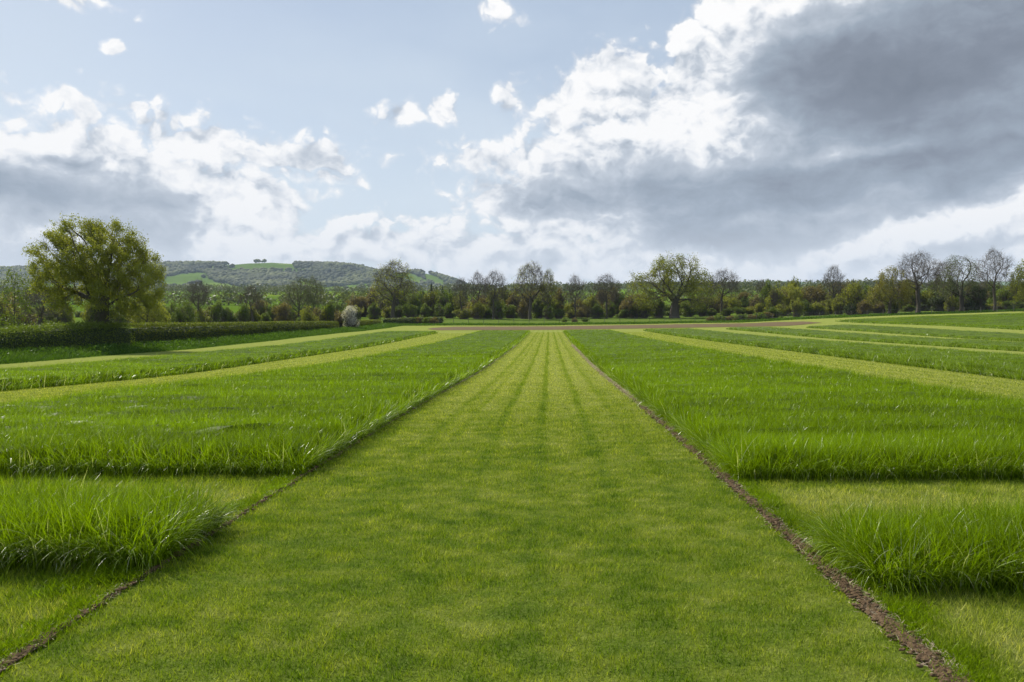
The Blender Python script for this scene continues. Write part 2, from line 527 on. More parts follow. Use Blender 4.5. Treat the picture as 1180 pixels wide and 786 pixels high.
L_COPSE = make_leaf('copse_leaves', (0.045, 0.062, 0.018), (0.140, 0.155, 0.040), 0.3)

# ------------------------------------------------------------------ ground sheets
PATH = (-2.46, 1.72)
PL = dict(A=(-9.0, -2.52), B=(-20.6, -14.1), C=(1.84, 8.0), D=(12.6, 18.9), E=(24.3, 30.4), F=(36.0, 42.0), G=(48.0, 112.0))


def yend(X):
    return 105 + 0.2 * X


xl = [PATH[0], PATH[1], -14.1, -9.0, 8.0, 12.6, 18.9, 24.3, 30.4, 36, -26.5, -20.6, -62, 130]
xs = np.unique(np.round(np.concatenate([xl, np.arange(-60, 128, 2.0), -np.geomspace(64, 6500, 90), np.geomspace(132, 6500, 80)]), 3))
ys = np.unique(np.round(np.concatenate([[-150, -80, -40, -20, -10], np.arange(-4, 236, 1.0), np.geomspace(237, 1400, 90), np.linspace(1420, 3300, 95), np.geomspace(3340, 7600, 60)]), 3))


def sheet(name, mask_fn, mats, label, cat):
    XX, YY = np.meshgrid(xs, ys, indexing='ij')
    V = np.stack([XX, YY, tz(XX, YY)], -1).reshape(-1, 3)
    n, m = len(xs), len(ys)
    i = np.arange(n - 1)[:, None] * m + np.arange(m - 1)[None]
    xc = (xs[:-1] + xs[1:])[:, None] / 2 + 0 * (ys[:-1])[None]
    yc = (ys[:-1] + ys[1:])[None] / 2 + 0 * (xs[:-1])[:, None]
    k = mask_fn(xc, yc)
    Q = np.stack([i, i + m, i + m + 1, i + 1], -1)[k]
    used, inv = np.unique(Q.ravel(), return_inverse=True)
    o = link(name, mesh_from(name, V[used], inv.reshape(-1, 4), None, mats, smooth=True))
    return tag(o, label, cat, kind='structure')


def m_path(x, y): return (x > PATH[0]) & (x < PATH[1]) & (y < 105) & (y > -20)
def m_near(x, y): return (x > -26.5) & (x < 130) & (y < 150 + 0.1 * x) & (y > -20)
def m_hill(x, y): return y > 1400


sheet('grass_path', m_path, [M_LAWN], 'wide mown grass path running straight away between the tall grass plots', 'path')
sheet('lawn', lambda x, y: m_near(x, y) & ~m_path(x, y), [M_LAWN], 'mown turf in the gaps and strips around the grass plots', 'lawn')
sheet('ground', lambda x, y: ~m_near(x, y) & ~m_hill(x, y), [M_FIELD], 'green farmland beyond the plots rising gently behind the trees', 'ground')
sheet('hills', m_hill, [M_FIELD], 'long wooded hill with green fields on the skyline', 'hill')

# brown strip of bare soil across the end of the field
sx = np.concatenate([np.arange(-19, 45, 0.5)])
sv = np.linspace(0, 1, 48)
SXX, SVV = np.meshgrid(sx, sv, indexing='ij')
fr = 119.5 + 0.13 * SXX + 1.0 * fbm(SXX / 6, SXX * 0, 41, 2)
bk = 139.5 + 0.10 * SXX
taper = sstep(SXX, -19.5, -16) * (1 - sstep(SXX, 38, 45) * .6)
mid = (fr + bk) / 2
SYY = mid + (SVV - .5) * (bk - fr) * (0.25 + 0.75 * taper)
SZZ = tz(SXX, SYY) + 0.03 + 0.10 * fbm(SXX / .9, SYY / .9, 9, 3) * sstep(SVV, 0, .06) * (1 - sstep(SVV, .94, 1))
V = np.stack([SXX, SYY, SZZ], -1).reshape(-1, 3)
n_, m_ = SXX.shape
i_ = np.arange(n_ - 1)[:, None] * m_ + np.arange(m_ - 1)[None]
tag(link('soil', mesh_from('soil', V, np.stack([i_, i_ + m_, i_ + m_ + 1, i_ + 1], -1).reshape(-1, 4), None, [M_SOIL])),
    'strip of bare reddish brown soil across the far end of the mown path', 'soil', kind='structure')


# ------------------------------------------------------------------ blades of grass
def blades_mesh(name, X, Y, L, W, th0, th1, psi, var, nseg, mat, zoff=0.0, twist=0.9):
    n = len(X)
    Z = tz(X, Y) - 0.01 + zoff
    bx, by = np.cos(psi), np.sin(psi)
    fa = psi + np.pi / 2 + RNG.normal(0, twist, n)
    wx, wy = np.cos(fa), np.sin(fa)
    pts = []
    cx, cy, cz = X.copy(), Y.copy(), Z.copy()
    tips = []
    for s in range(nseg + 1):
        t = s / nseg
        if s < nseg:
            w = W * (1 - t ** 1.6) * .5
            pts.append(np.stack([cx - wx * w, cy - wy * w, cz], -1)); pts.append(np.stack([cx + wx * w, cy + wy * w, cz], -1))
            tips += [t, t]
        else:
            pts.append(np.stack([cx, cy, cz], -1)); tips.append(1.0)
        th = th0 + th1 * (t + .5 / nseg)
        step = L / nseg
        cx = cx + bx * np.sin(th) * step; cy = cy + by * np.sin(th) * step
        cz = np.maximum(cz + np.cos(th) * step, Z - zoff + 0.01)
    k = 2 * nseg + 1
    V = np.stack(pts, 1).reshape(-1, 3)
    base = (np.arange(n) * k)[:, None]
    Q = []
    for s in range(nseg - 1):
        a = 2 * s
        Q.append(base + np.array([a, a + 1, a + 3, a + 2])[None])
    Q = np.concatenate(Q) if Q else None
    a = 2 * (nseg - 1)
    T = base + np.array([a, a + 1, a + 2])[None]
    return mesh_from(name, V, Q, T, [mat], attrs={'var': np.repeat(var, k), 'tip': np.tile(np.array(tips), n)})


def scatter(x0, x1, y0, y1, rho, Y0, p, ymax=1e9, mx=1.5):
    """random points, density rho up to distance Y0 then falling with distance"""
    out = []
    y = y0
    y1 = min(y1, ymax)
    while y < y1:
        dy = min(max(0.4, y * 0.06), y1 - y)
        ym = y + dy / 2
        a = max(x0, -(0.70) * (ym + dy) - mx); b = min(x1, 0.61 * (ym + dy) + mx)
        if b > a:
            d = rho * min(1.0, (Y0 / max(ym, .1)) ** p)
            n = RNG.poisson(d * dy * (b - a))
            out.append(np.stack([RNG.uniform(a, b, n), RNG.uniform(y, y + dy, n)], -1))
        y += dy
    if not out: return np.zeros((0, 2))
    return np.concatenate(out)


def lawn_patch(name, x0, x1, y0, y1, rho, h, label, ymax=60, keep=None, mat=None):
    P = scatter(x0, x1, y0, y1, rho, 5.0, 1.7, ymax, 1.0)
    if keep is not None: P = P[keep(P[:, 0], P[:, 1])]
    X, Y = P[:, 0], P[:, 1]
    n = len(X)
    sc = np.maximum(1, Y / 5.0)
    tuft = fbm(X * 3.5, Y * 3.5, 21, 3)
    L = h * (0.55 + 0.9 * tuft) * RNG.uniform(0.6, 1.3, n)
    W = 0.0048 * sc ** 0.9 * RNG.uniform(.7, 1.3, n)
    return tag(link(name, blades_mesh(name, X, Y, L, W, RNG.uniform(0, .7, n), RNG.uniform(0.1, 1.1, n), RNG.uniform(0, 6.283, n),
                                      RNG.random(n), 1, mat or M_LAWNB, twist=1.5)), label, 'grass', kind='stuff')


def edge_wob(Y, seed):
    return 0.05 * (fbm(Y * 1.6, Y * 0, seed, 3) - .5) * 2


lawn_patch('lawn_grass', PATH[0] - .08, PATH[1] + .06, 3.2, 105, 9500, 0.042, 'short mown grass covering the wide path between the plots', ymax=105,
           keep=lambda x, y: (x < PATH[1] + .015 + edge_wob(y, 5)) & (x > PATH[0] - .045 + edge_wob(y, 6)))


def gap_keep(x, y):
    inl = (x > PL['A'][0]) & (x < PL['A'][1] + .02)
    g = ((y < 5.18) | ((y > 5.9) & (y < 8.25))) | ((y > 36.6) & (y < 37.6))
    gr = ((y < 4.75) | ((y > 5.5) & (y < 8.05))) | ((y > 31) & (y < 31.5))
    inr = (x > PL['C'][0] + .02) & (x < PL['C'][1])
    return (inl & g & (x < PL['A'][1] - .03 + edge_wob(y, 7))) | (inr & gr & (x > PL['C'][0] + .05 + edge_wob(y, 8)))


lawn_patch('gap_grass', -9.0, 8.0, 3.2, 38, 8000, 0.055, 'longer yellowing turf in the gaps between the first grass plots', keep=gap_keep)
lawn_patch('strip_grass', -14.1, -9.0, 14, 100, 8000, 0.045, 'mown grass strip left of the long tall grass plot', ymax=100)
lawn_patch('strip_grass', 8.0, 12.6, 12, 100, 8000, 0.045, 'mown grass strip right of the long tall grass plot', ymax=100)


def plot(name, x0, x1, y0, y1, h, label, mat, rho=2600, furrow=(), seed=0, nseg=3, Y0=8.0, group='tall grass trial plots', far_gap=True):
    """one plot of tall grass: a closed leafy mass under single bent blades"""
    # dense inner sward, kept below the blade tips
    gy = []
    y = y0 + .06
    while y < y1 - .06:
        gy.append(y); y += max(0.12, y * 0.012)
    gy.append(y1 - .06)
    gx = np.linspace(x0 + .10, x1 - .10, max(8, int((x1 - x0) / (0.25 if x1 - x0 < 10 else 1.5))))
    gy = np.array(gy)

    def hmod(X, Y):
        q = 0.86 + 0.30 * fbm(X * 1.3, Y * 1.3, seed + 3, 3)
        for fy, fd, fw in furrow:
            q = q - 1.5 * fd * np.exp(-((Y - fy - 0.15 * (fbm(X * .7, Y * 0, seed + 9, 2) - .5)) / fw) ** 2)
        return q
    XX, YY = np.meshgrid(gx, gy, indexing='ij')
    ins = np.ones_like(XX); ins[0] = 0; ins[-1] = 0; ins[:, 0] = 0; ins[:, -1] = 0
    lift = np.where(ins > 0, 0.68 + 0.10 * sstep(YY, 7, 12) + .08 * sstep(YY, 20, 60), 0.0)
    rim = np.minimum(np.minimum(XX - x0, x1 - XX), YY - y0)
    lift = lift * (0.25 + 0.75 * sstep(rim, .10, .34)) * np.where(YY < 9, .9, 1)
    ZZ = tz(XX, YY) + lift * h * hmod(XX, YY) * (0.85 + 0.3 * RNG.random(XX.shape)) - 0.005
    # pull the rim in so that the sides stand nearly upright
    V = np.stack([XX, YY, ZZ], -1)
    a, b = XX.shape
    i = np.arange(a - 1)[:, None] * b + np.arange(b - 1)[None]
    Q = np.stack([i, i + b, i + b + 1, i + 1], -1).reshape(-1, 4)
    Vb = V.reshape(-1, 3)
    # blades
    P = scatter(x0, x1, y0, y1, rho, Y0, 1.62)
    X, Y = P[:, 0], P[:, 1]
    ex0 = x0 + edge_wob(Y, seed + 11) ; ex1 = x1 + edge_wob(Y, seed + 12)
    ey0 = y0 + 0.7 * edge_wob(X * 1.3, seed + 13); ey1 = y1 + edge_wob(X, seed + 14)
    k = (X > ex0) & (X < ex1) & (Y > ey0) & (Y < ey1)
    X, Y, ex0, ex1, ey0 = X[k], Y[k], ex0[k], ex1[k], ey0[k]
    n = len(X)
    sc = np.maximum(1, Y / Y0)
    L = h * 1.22 * hmod(X, Y) * RNG.normal(1, .11, n).clip(.6, 1.25)
    W = 0.0062 * sc ** 0.85 * RNG.uniform(.6, 1.35, n)
    psi = RNG.uniform(0, 6.283, n)
    # wind and mutual support: blades lean mostly to the right
    th0 = np.abs(RNG.normal(0.12, .16, n)); th1 = np.abs(RNG.normal(1.10, .62, n))
    dR, dL, dF = ex1 - X, X - ex0, Y - ey0
    vv = RNG.random(n)
    vv = np.where((np.minimum(np.minimum(dR, dL), dF) < .12) & (RNG.random(n) < .16), RNG.uniform(.95, 1, n), vv)  # more pale blades at the edges: white glints put into the colour
    for dd, ang in ((dR, 0.0), (dL, math.pi), (dF, -math.pi / 2)):
        e = (dd < 0.14) & (RNG.random(n) < .62)
        psi = np.where(e, ang + RNG.normal(0, .7, n), psi)
        th0 = np.where(e, th0 * .6 + RNG.uniform(0.0, .10, n), th0)
        th1 = np.where(e, th1 + RNG.uniform(.0, 1.2, n), th1)
        L = np.where(e, L * RNG.uniform(.7, 1.05, n), L)
    # short basal leaves so that the sides are closed
    dB = ey1[k] - Y
    inside = np.minimum(np.minimum(dR, dL), np.minimum(dF, dB)) > .13 + .10 * RNG.random(n)
    cut = np.where(inside, .55 + .45 * sstep(Y, 6, 11), 0)
    zo = cut * .58 * h * hmod(X, Y)
    L = L * (1 - .56 * cut) * np.where(inside, RNG.uniform(.75, 1.12, n), 1)
    W = W * (1 - .15 * cut)
    me = blades_mesh(name, X, Y, L, W, th0, th1, psi, vv, nseg, mat, zoff=zo)
    # append the sward to the same mesh
    bm = bmesh.new(); bm.from_mesh(me)
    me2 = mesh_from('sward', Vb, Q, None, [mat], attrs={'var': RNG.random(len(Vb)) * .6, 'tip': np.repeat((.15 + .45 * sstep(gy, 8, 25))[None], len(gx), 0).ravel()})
    bm.from_mesh(me2); bm.to_mesh(me); bm.free(); bpy.data.meshes.remove(me2)
    return tag(link(name, me), label, 'grass plot', group, 'stuff')


FA = [(9.75, .22, .14), (11.3, .10, .12), (13.9, .2, .16), (17.2, .1, .15), (21, .15, .25), (26, .1, .3), (31, .12, .3)]
FC = [(9.6, .10, .12), (11.7, .20, .15), (14.4, .12, .15), (16.7, .2, .18), (20, .1, .2), (24.5, .12, .25)]
FF = [(45, .2, .5), (52, .1, .5), (60, .2, .6), (70, .15, .7), (80, .15, .8)]
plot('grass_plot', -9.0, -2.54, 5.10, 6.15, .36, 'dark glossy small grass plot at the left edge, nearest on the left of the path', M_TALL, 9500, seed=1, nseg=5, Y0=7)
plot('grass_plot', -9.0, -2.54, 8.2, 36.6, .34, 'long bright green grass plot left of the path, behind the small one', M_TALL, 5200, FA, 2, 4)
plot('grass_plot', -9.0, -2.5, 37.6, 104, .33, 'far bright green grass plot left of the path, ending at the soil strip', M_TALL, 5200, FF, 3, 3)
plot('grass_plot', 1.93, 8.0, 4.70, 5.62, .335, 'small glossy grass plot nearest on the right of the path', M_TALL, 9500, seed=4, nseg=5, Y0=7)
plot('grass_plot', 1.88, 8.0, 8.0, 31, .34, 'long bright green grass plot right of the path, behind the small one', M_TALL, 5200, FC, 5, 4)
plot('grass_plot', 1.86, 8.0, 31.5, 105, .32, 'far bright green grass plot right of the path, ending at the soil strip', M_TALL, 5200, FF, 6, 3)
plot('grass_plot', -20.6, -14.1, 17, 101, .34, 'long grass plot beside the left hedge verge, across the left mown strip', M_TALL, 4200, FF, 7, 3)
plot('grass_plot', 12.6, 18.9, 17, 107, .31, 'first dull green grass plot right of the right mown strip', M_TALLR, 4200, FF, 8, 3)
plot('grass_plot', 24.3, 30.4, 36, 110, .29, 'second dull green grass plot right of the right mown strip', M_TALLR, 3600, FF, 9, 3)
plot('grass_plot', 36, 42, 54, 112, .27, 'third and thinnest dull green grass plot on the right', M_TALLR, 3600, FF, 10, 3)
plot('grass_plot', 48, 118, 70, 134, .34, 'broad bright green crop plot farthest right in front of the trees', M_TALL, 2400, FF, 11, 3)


# dirt line along both edges of the path
def dirt(name, xc, w0, ya, yb, seed, label, depth=.03):
    yy = [ya]
    while yy[-1] < yb: yy.append(yy[-1] + max(.012, yy[-1] * .004))
    yy = np.array(yy); nx = 17
    vv = np.linspace(-1, 1, nx)
    YY, VV = np.meshgrid(yy, vv, indexing='ij')
    wid = w0 * np.clip((3.4 * fbm(YY * 2.2, YY * 0, seed, 4) - .75) if w0 > .03 else (5 * fbm(YY * 1.7, YY * 0, seed, 4) - 1.9), .04, 1.5) * (1 + .6 * (1 - sstep(YY, 3.8, 5.2)))
    XX = xc + edge_wob(YY, seed + 2) * .8 + VV * wid
    ZZ = tz(XX, YY) + 0.012 - depth * (1 - VV ** 2) + 0.045 * (1 - VV ** 4) * fbm(XX * 30, YY * 30, seed + 4, 3)
    a, b = XX.shape
    i = np.arange(a - 1)[:, None] * b + np.arange(b - 1)[None]
    Q = np.stack([i, i + 1, i + b + 1, i + b], -1).reshape(-1, 4)
    o = link(name, mesh_from(name, np.stack([XX, YY, ZZ], -1).reshape(-1, 3), Q, None, [M_DIRT]))
    return tag(o, label, 'soil', kind='structure')


dirt('dirt_edge', 1.77, .030, 3.2, 104, 51, 'narrow bare dirt line along the right edge of the path', .02)
dirt('dirt_edge', -2.52, .014, 3.2, 104, 61, 'thin dark dirt line along the left edge of the path', .02)

# clods and straw lying on the dirt
def straw(name, xc, sp, ya, yb, n, label):
    Y = ya + (yb - ya) * RNG.random(n) ** 2.2
    X = xc + edge_wob(Y, 53 if xc > 0 else 63) * .6 + RNG.normal(0, sp, n)
    s = np.maximum(1, Y / 9)
    return tag(link(name, blades_mesh(name, X, Y, RNG.uniform(.012, .05, n) * s, .0045 * s * RNG.uniform(.6, 1.6, n), RNG.uniform(1.2, 1.6, n),
                                      RNG.uniform(-.3, .3, n), RNG.uniform(0, 6.28, n), RNG.random(n), 2, M_STRAW, zoff=.022)), label, 'straw', kind='stuff')


straw('straw_litter', 1.79, .042, 3.3, 60, 15000, 'dry straw bits along the dirt line right of the path')
straw('straw_litter', -2.54, .028, 3.3, 60, 5000, 'dry straw bits along the dirt line left of the path')


def clods(name, xc, sp, n, label):
    Y = 3.3 + 12 * RNG.random(n) ** 1.7
    X = xc + RNG.normal(0, sp, n)
    r = RNG.uniform(.004, .016, n)
    bm = bmesh.new(); bmesh.ops.create_icosphere(bm, subdivisions=1, radius=1)
    tv = np.array([v.co for v in bm.verts]); tf = np.array([[v.index for v in f.verts] for f in bm.faces]); bm.free()
    V = tv[None] * (1 + RNG.normal(0, .22, (n, len(tv), 1))) * r[:, None, None] * np.array([1.3, 1, .7])
    V = V + np.stack([X, Y, tz(X, Y) + .012 + r * .3], -1)[:, None]
    T = tf[None] + (np.arange(n) * len(tv))[:, None, None]
    return tag(link(name, mesh_from(name, V.reshape(-1, 3), None, T.reshape(-1, 3), [M_DIRT])), label, 'soil', kind='stuff')


clods('soil_crumbs', 1.78, .03, 2600, 'loose crumbs of soil along the right dirt line')
clods('soil_crumbs', -2.52, .014, 600, 'loose crumbs of soil along the left dirt line')

# low tussocks creeping over the dirt line
def tussocks(name, spots, label):
    Xs, Ys, Ls = [], [], []
    for (x, y, r, l, n) in spots:
        Xs.append(RNG.normal(x, r, n)); Ys.append(RNG.normal(y, r * 1.2, n)); Ls.append(RNG.uniform(.5, 1.2, n) * l)
    X, Y, L = map(np.concatenate, (Xs, Ys, Ls)); n = len(X)
    return tag(link(name, blades_mesh(name, X, Y, L, .0055 * RNG.uniform(.6, 1.3, n), RNG.uniform(.1, .9, n), RNG.uniform(.3, 1.3, n),
                                      RNG.uniform(0, 6.28, n), RNG.random(n) * .8, 3, M_TALL)), label, 'grass', kind='stuff')


tussocks('tussock_grass', [(-2.82, 4.75, .10, .10, 900), (-2.75, 4.95, .07, .12, 700), (-3.0, 4.1, .12, .07, 900), (-2.72, 3.9, .08, .07, 600), (-2.9, 3.75, .1, .06, 600),
                           (-2.68, 6.75, .06, .09, 500), (-2.66, 7.9, .07, .09, 500), (-2.65, 6.95, .05, .07, 300)],
         'rough grass tufts along the left dirt line')
tussocks('tussock_grass', [(2.0, 4.45, .08, .07, 800), (1.98, 4.2, .07, .06, 500), (2.03, 3.8, .08, .06, 500), (1.98, 6.1, .06, .09, 500), (1.96, 7.2, .05, .07, 400), (2.1, 6.0, .1, .10, 700)],
         'rough grass tufts along the right dirt line')


tr_ = random.Random(12)
tussocks('tussock_grass', [(1.88 + tr_.uniform(-.09, .08), 3.4 + 14 * q ** 1.5, tr_.uniform(.03, .06), tr_.uniform(.04, .09), 160) for q in [tr_.random() for _ in range(170)]],
         'small grass tufts straggling over the right dirt line')
tussocks('tussock_grass', [(-2.60 + tr_.uniform(-.08, .07), 3.4 + 14 * q ** 1.5, tr_.uniform(.03, .06), tr_.uniform(.04, .09), 160) for q in [tr_.random() for _ in range(170)]],
         'small grass tufts straggling over the left dirt line')

# ------------------------------------------------------------------ leafy masses
def cards(C, size, var=None, flat=0.0):
    """square leaf cards about the centres C"""
    n = len(C)
    a = RNG.normal(size=(n, 3)); a /= np.linalg.norm(a, axis=1)[:, None]
    b = RNG.normal(size=(n, 3)); b[:, 2] *= (1 - flat)
    b = np.cross(a, b); b /= np.linalg.norm(b, axis=1)[:, None] + 1e-9
    if np.isscalar(size): size = np.full(n, size)
    s = (size * RNG.uniform(.6, 1.3, n))[:, None] * .5
    V = np.stack([C - a * s, C - b * s * .55, C + a * s, C + b * s * .55], 1).reshape(-1, 3)
    Q = np.arange(n * 4).reshape(-1, 4)
    v = RNG.random(n) if var is None else var
    return V, Q, np.repeat(v, 4)


def ribbons(A, B, w):
    """thin flat twigs from A to B"""
    n = len(A)
    d = B - A
    s = np.cross(d, RNG.normal(size=(n, 3))); s /= np.linalg.norm(s, axis=1)[:, None] + 1e-9
    w = np.broadcast_to(np.asarray(w), (n,))[:, None]
    V = np.stack([A - s * w, A + s * w, B + s * w * .4, B - s * w * .4], 1).reshape(-1, 3)
    return V, np.arange(n * 4).reshape(-1, 4)


def tubes(A, B, ra, rb, k):
    d = B - A; L = np.linalg.norm(d, axis=1)[:, None] + 1e-9; d = d / L
    ref = np.where(np.abs(d[:, 2:3]) < .9, np.array([[0, 0, 1.]]), np.array([[1., 0, 0]]))
    u = np.cross(d, ref); u /= np.linalg.norm(u, axis=1)[:, None]
    v = np.cross(d, u)
    an = np.arange(k) * 2 * np.pi / k
    ring = u[:, None] * np.cos(an)[None, :, None] + v[:, None] * np.sin(an)[None, :, None]
    V = np.concatenate([A[:, None] - d[:, None] * ra[:, None, None] * .3 + ring * ra[:, None, None], B[:, None] + ring * rb[:, None, None]], 1)
    n = len(A)
    j = np.arange(k)
    f = np.stack([j, (j + 1) % k, (j + 1) % k + k, j + k], -1)
    Q = (np.arange(n) * 2 * k)[:, None, None] + f[None]
    return V.reshape(-1, 3), Q.reshape(-1, 4)


def grow(attr, trunk_pts, step, infl, kill, iters=90, up=0.08, seed=0):
    rng = np.random.default_rng(seed)
    nodes = [np.array(p, float) for p in trunk_pts]
    par = [-1] + list(range(len(nodes) - 1))
    N = np.array(nodes)
    D = np.linalg.norm(attr[:, None] - N[None], axis=2)
    near = D.argmin(1); nd = D.min(1)
    alive = np.ones(len(attr), bool)
    for it in range(iters):
        act = alive & (nd < infl)
        if not act.any():
            if not alive.any(): break
            act = alive & (nd <= nd[alive].min() * 1.1)
        ids = np.unique(near[act])
        new = []
        for q in ids:
            sel = act & (near == q)
            v = attr[sel] - N[q]; v /= np.linalg.norm(v, axis=1)[:, None] + 1e-9
            d = v.sum(0) / (np.linalg.norm(v.sum(0)) + 1e-9) + rng.normal(0, .16, 3); d[2] += up
            if par[q] >= 0:
                pd = N[q] - N[par[q]]; d += .75 * pd / (np.linalg.norm(pd) + 1e-9)
            d /= np.linalg.norm(d) + 1e-9
            new.append(N[q] + d * step); par.append(int(q))
        new = np.array(new)
        off = len(N)
        N = np.concatenate([N, new])
        D = np.linalg.norm(attr[:, None] - new[None], axis=2)
        m = D.min(1); am = D.argmin(1)
        upd = m < nd
        near[upd] = am[upd] + off; nd[upd] = m[upd]
        alive &= nd > kill
        if len(N) > 5000: break
    return N, np.array(par)


def ell_pts(ells, n, rng, shell=0.5):
    """points in a union of ellipsoids (x,y,z,rx,ry,rz), crowded towards the outside"""
    out = []
    vol = np.array([e[3] * e[4] * e[5] for e in ells]); vol = vol ** .8; vol /= vol.sum()
    for e, w in zip(ells, vol):
        k = max(6, int(n * w))
        d = rng.normal(size=(k, 3)); d /= np.linalg.norm(d, axis=1)[:, None]
        r = rng.random(k) ** (1 / 3 * (1 - shell) + 0.05)
        out.append(np.array(e[:3]) + d * r[:, None] * np.array(e[3:]))
    return np.concatenate(out)


def tree_meshes(key, ells, trunk, r0, step=.6, infl=3.0, kill=.9, nattr=500, tip_r=.015, leaf=None, leaf_n=0, leaf_s=.2,
                spread=.5, twig_n=4, twig_l=.8, twig_w=.012, twig_mat=None, bark=None, seed=0, up=.08, droop=0.0, pipe=2.3, leaf_low=None, ivy=0):
    rng = np.random.default_rng(seed)
    attr = ell_pts(ells, nattr, rng)
    attr = attr[attr[:, 2] > 0.4]
    tp = []
    for i in range(len(trunk) - 1):
        a, b = np.array(trunk[i], float), np.array(trunk[i + 1], float)
        k = max(1, int(np.linalg.norm(b - a) / step))
        for j in range(k): tp.append(a + (b - a) * j / k)
    tp.append(np.array(trunk[-1], float))
    N, par = grow(attr, tp, step, infl, kill, up=up, seed=seed)
    n = len(N)
    rr = np.zeros(n)
    child = np.zeros(n, int)
    for i in range(n - 1, 0, -1):
        if child[i] == 0: rr[i] = tip_r ** pipe
        rr[par[i]] += rr[i]; child[par[i]] += 1
    rad = rr ** (1 / pipe)
    # rescale so that the foot of the trunk has radius r0
    g = math.log(r0 / tip_r) / max(1e-6, math.log(rad[0] / tip_r))
    rad = tip_r * (rad / tip_r) ** g
    flare = 1 + 0.5 * np.exp(-N[:, 2] / (r0 * 1.6))
    rad2 = rad * np.where(np.arange(n) < len(tp), flare, 1)
    i = np.arange(1, n); p = par[1:]
    ra = np.minimum(rad2[p], rad2[i] * 1.6 + tip_r); ra = np.where(i < len(tp), rad2[p], ra); rb = rad2[i]
    thick = rb > max(r0 * .09, tip_r * 2.2)
    V1, Q1 = tubes(N[p][thick], N[i][thick], ra[thick], rb[thick], 8)
    tm = mesh_from(key + '_trunk', V1, Q1, None, [bark or M_BARK], smooth=True)
    Vs, Qs, mi, va = [], [], [], []
    off = 0

    def add(V, Q, m, v):
        nonlocal off
        Vs.append(V); Qs.append(Q + off); mi.append(np.full(len(Q), m)); va.append(v); off += len(V)
    thin = ~thick
    if thin.any():
        V, Q = tubes(N[p][thin], N[i][thin], ra[thin], rb[thin], 3); add(V, Q, 0, np.zeros(len(V)))
    tips = np.where((child <= 1) & (rad < tip_r * 3.2))[0]
    tips = tips[tips >= len(tp)]
    T = N[tips]
    dirs = N[tips] - N[par[tips]]; dirs /= np.linalg.norm(dirs, axis=1)[:, None] + 1e-9
    A = np.repeat(T, twig_n, 0)
    dd = np.repeat(dirs, twig_n, 0) + rng.normal(0, .65, (len(A), 3)); dd[:, 2] -= droop
    dd /= np.linalg.norm(dd, axis=1)[:, None]
    B = A + dd * (twig_l * rng.uniform(.4, 1.2, len(A)))[:, None]
    V, Q = ribbons(A, B, twig_w); add(V, Q, 0, np.zeros(len(V)))
    # second order twigs
    A2 = np.repeat(A + (B - A) * rng.uniform(.3, 1, (len(A), 1)), 2, 0)
    d2 = np.repeat(dd, 2, 0) + rng.normal(0, .7, (len(A2), 3)); d2[:, 2] -= droop; d2 /= np.linalg.norm(d2, axis=1)[:, None]
    B2 = A2 + d2 * (twig_l * .6 * rng.uniform(.4, 1.2, len(A2)))[:, None]
    V, Q = ribbons(A2, B2, twig_w * .7); add(V, Q, 0, np.zeros(len(V)))
    mats = [twig_mat or M_TWIG]
    if leaf is not None and leaf_n:
        mats.append(leaf)
        src = np.concatenate([B, B2, A])
        pick = rng.integers(0, len(src), leaf_n)
        C = src[pick] + rng.normal(0, spread, (leaf_n, 3))
        q_ = 1 / max(.35, leaf_s * 5)
        C = C[fbm(C[:, 0] * q_ + 50 + C[:, 2] * .31, (C[:, 1] * .6 + C[:, 2]) * q_ + 50, seed + 71, 3) > .43]; leaf_n = len(C)
        if droop: C[:, 2] -= np.abs(rng.normal(0, droop * spread * 2, leaf_n))
        gv = fbm(C[:, 0] * .5 + C[:, 2] * .3 + 50, C[:, 1] * .5 + C[:, 2] * .4 + 50, seed + 70, 2)
        V, Q, v = cards(C, leaf_s, np.clip(rng.random(leaf_n) * .6 + (gv - .3) * .8, 0, 1)); add(V, Q, 1, v)
    if ivy:
        mats = mats + ([L_DARK] if leaf is not None else [L_DARK])
        src = N[:len(tp)]
        k = ivy
        pk = rng.integers(0, len(src) - 1, k)
        an = rng.uniform(0, 6.28, k)
        rr_ = rad2[pk] * 1.25 + .05
        C = src[pk] + (src[pk + 1] - src[pk]) * rng.random((k, 1)) + np.stack([np.cos(an) * rr_, np.sin(an) * rr_, 0 * an], -1) + rng.normal(0, .06, (k, 3))
        V, Q, v = cards(C, leaf_s * .9); add(V, Q, len(mats) - 1, v)
    cm = mesh_from(key + '_crown', np.concatenate(Vs), np.concatenate(Qs), None, mats, midx=np.concatenate(mi), attrs={'var': np.concatenate(va)})
    return tm, cm


def place(kind, meshes, x, y, label, cat='tree', group=None, s=(1, 1, 1), rz=0.0, dz=-0.05):
    root = bpy.data.objects.new(kind, None); COL.objects.link(root)
    root.location = (x, y, float(tz(x, y)) + dz); root.rotation_euler = (0, 0, rz); root.scale = s
    link('trunk', meshes[0], root); link('crown', meshes[1], root)
    return tag(root, label, cat, group)


def at(px, Y):
    return (px - CX) / FPX * Y


def height(py, px, Y):
    """how tall something at distance Y is whose top shows at height py"""
    return CAMH + (CY - py) / FPX * Y - float(tz(at(px, Y), Y))


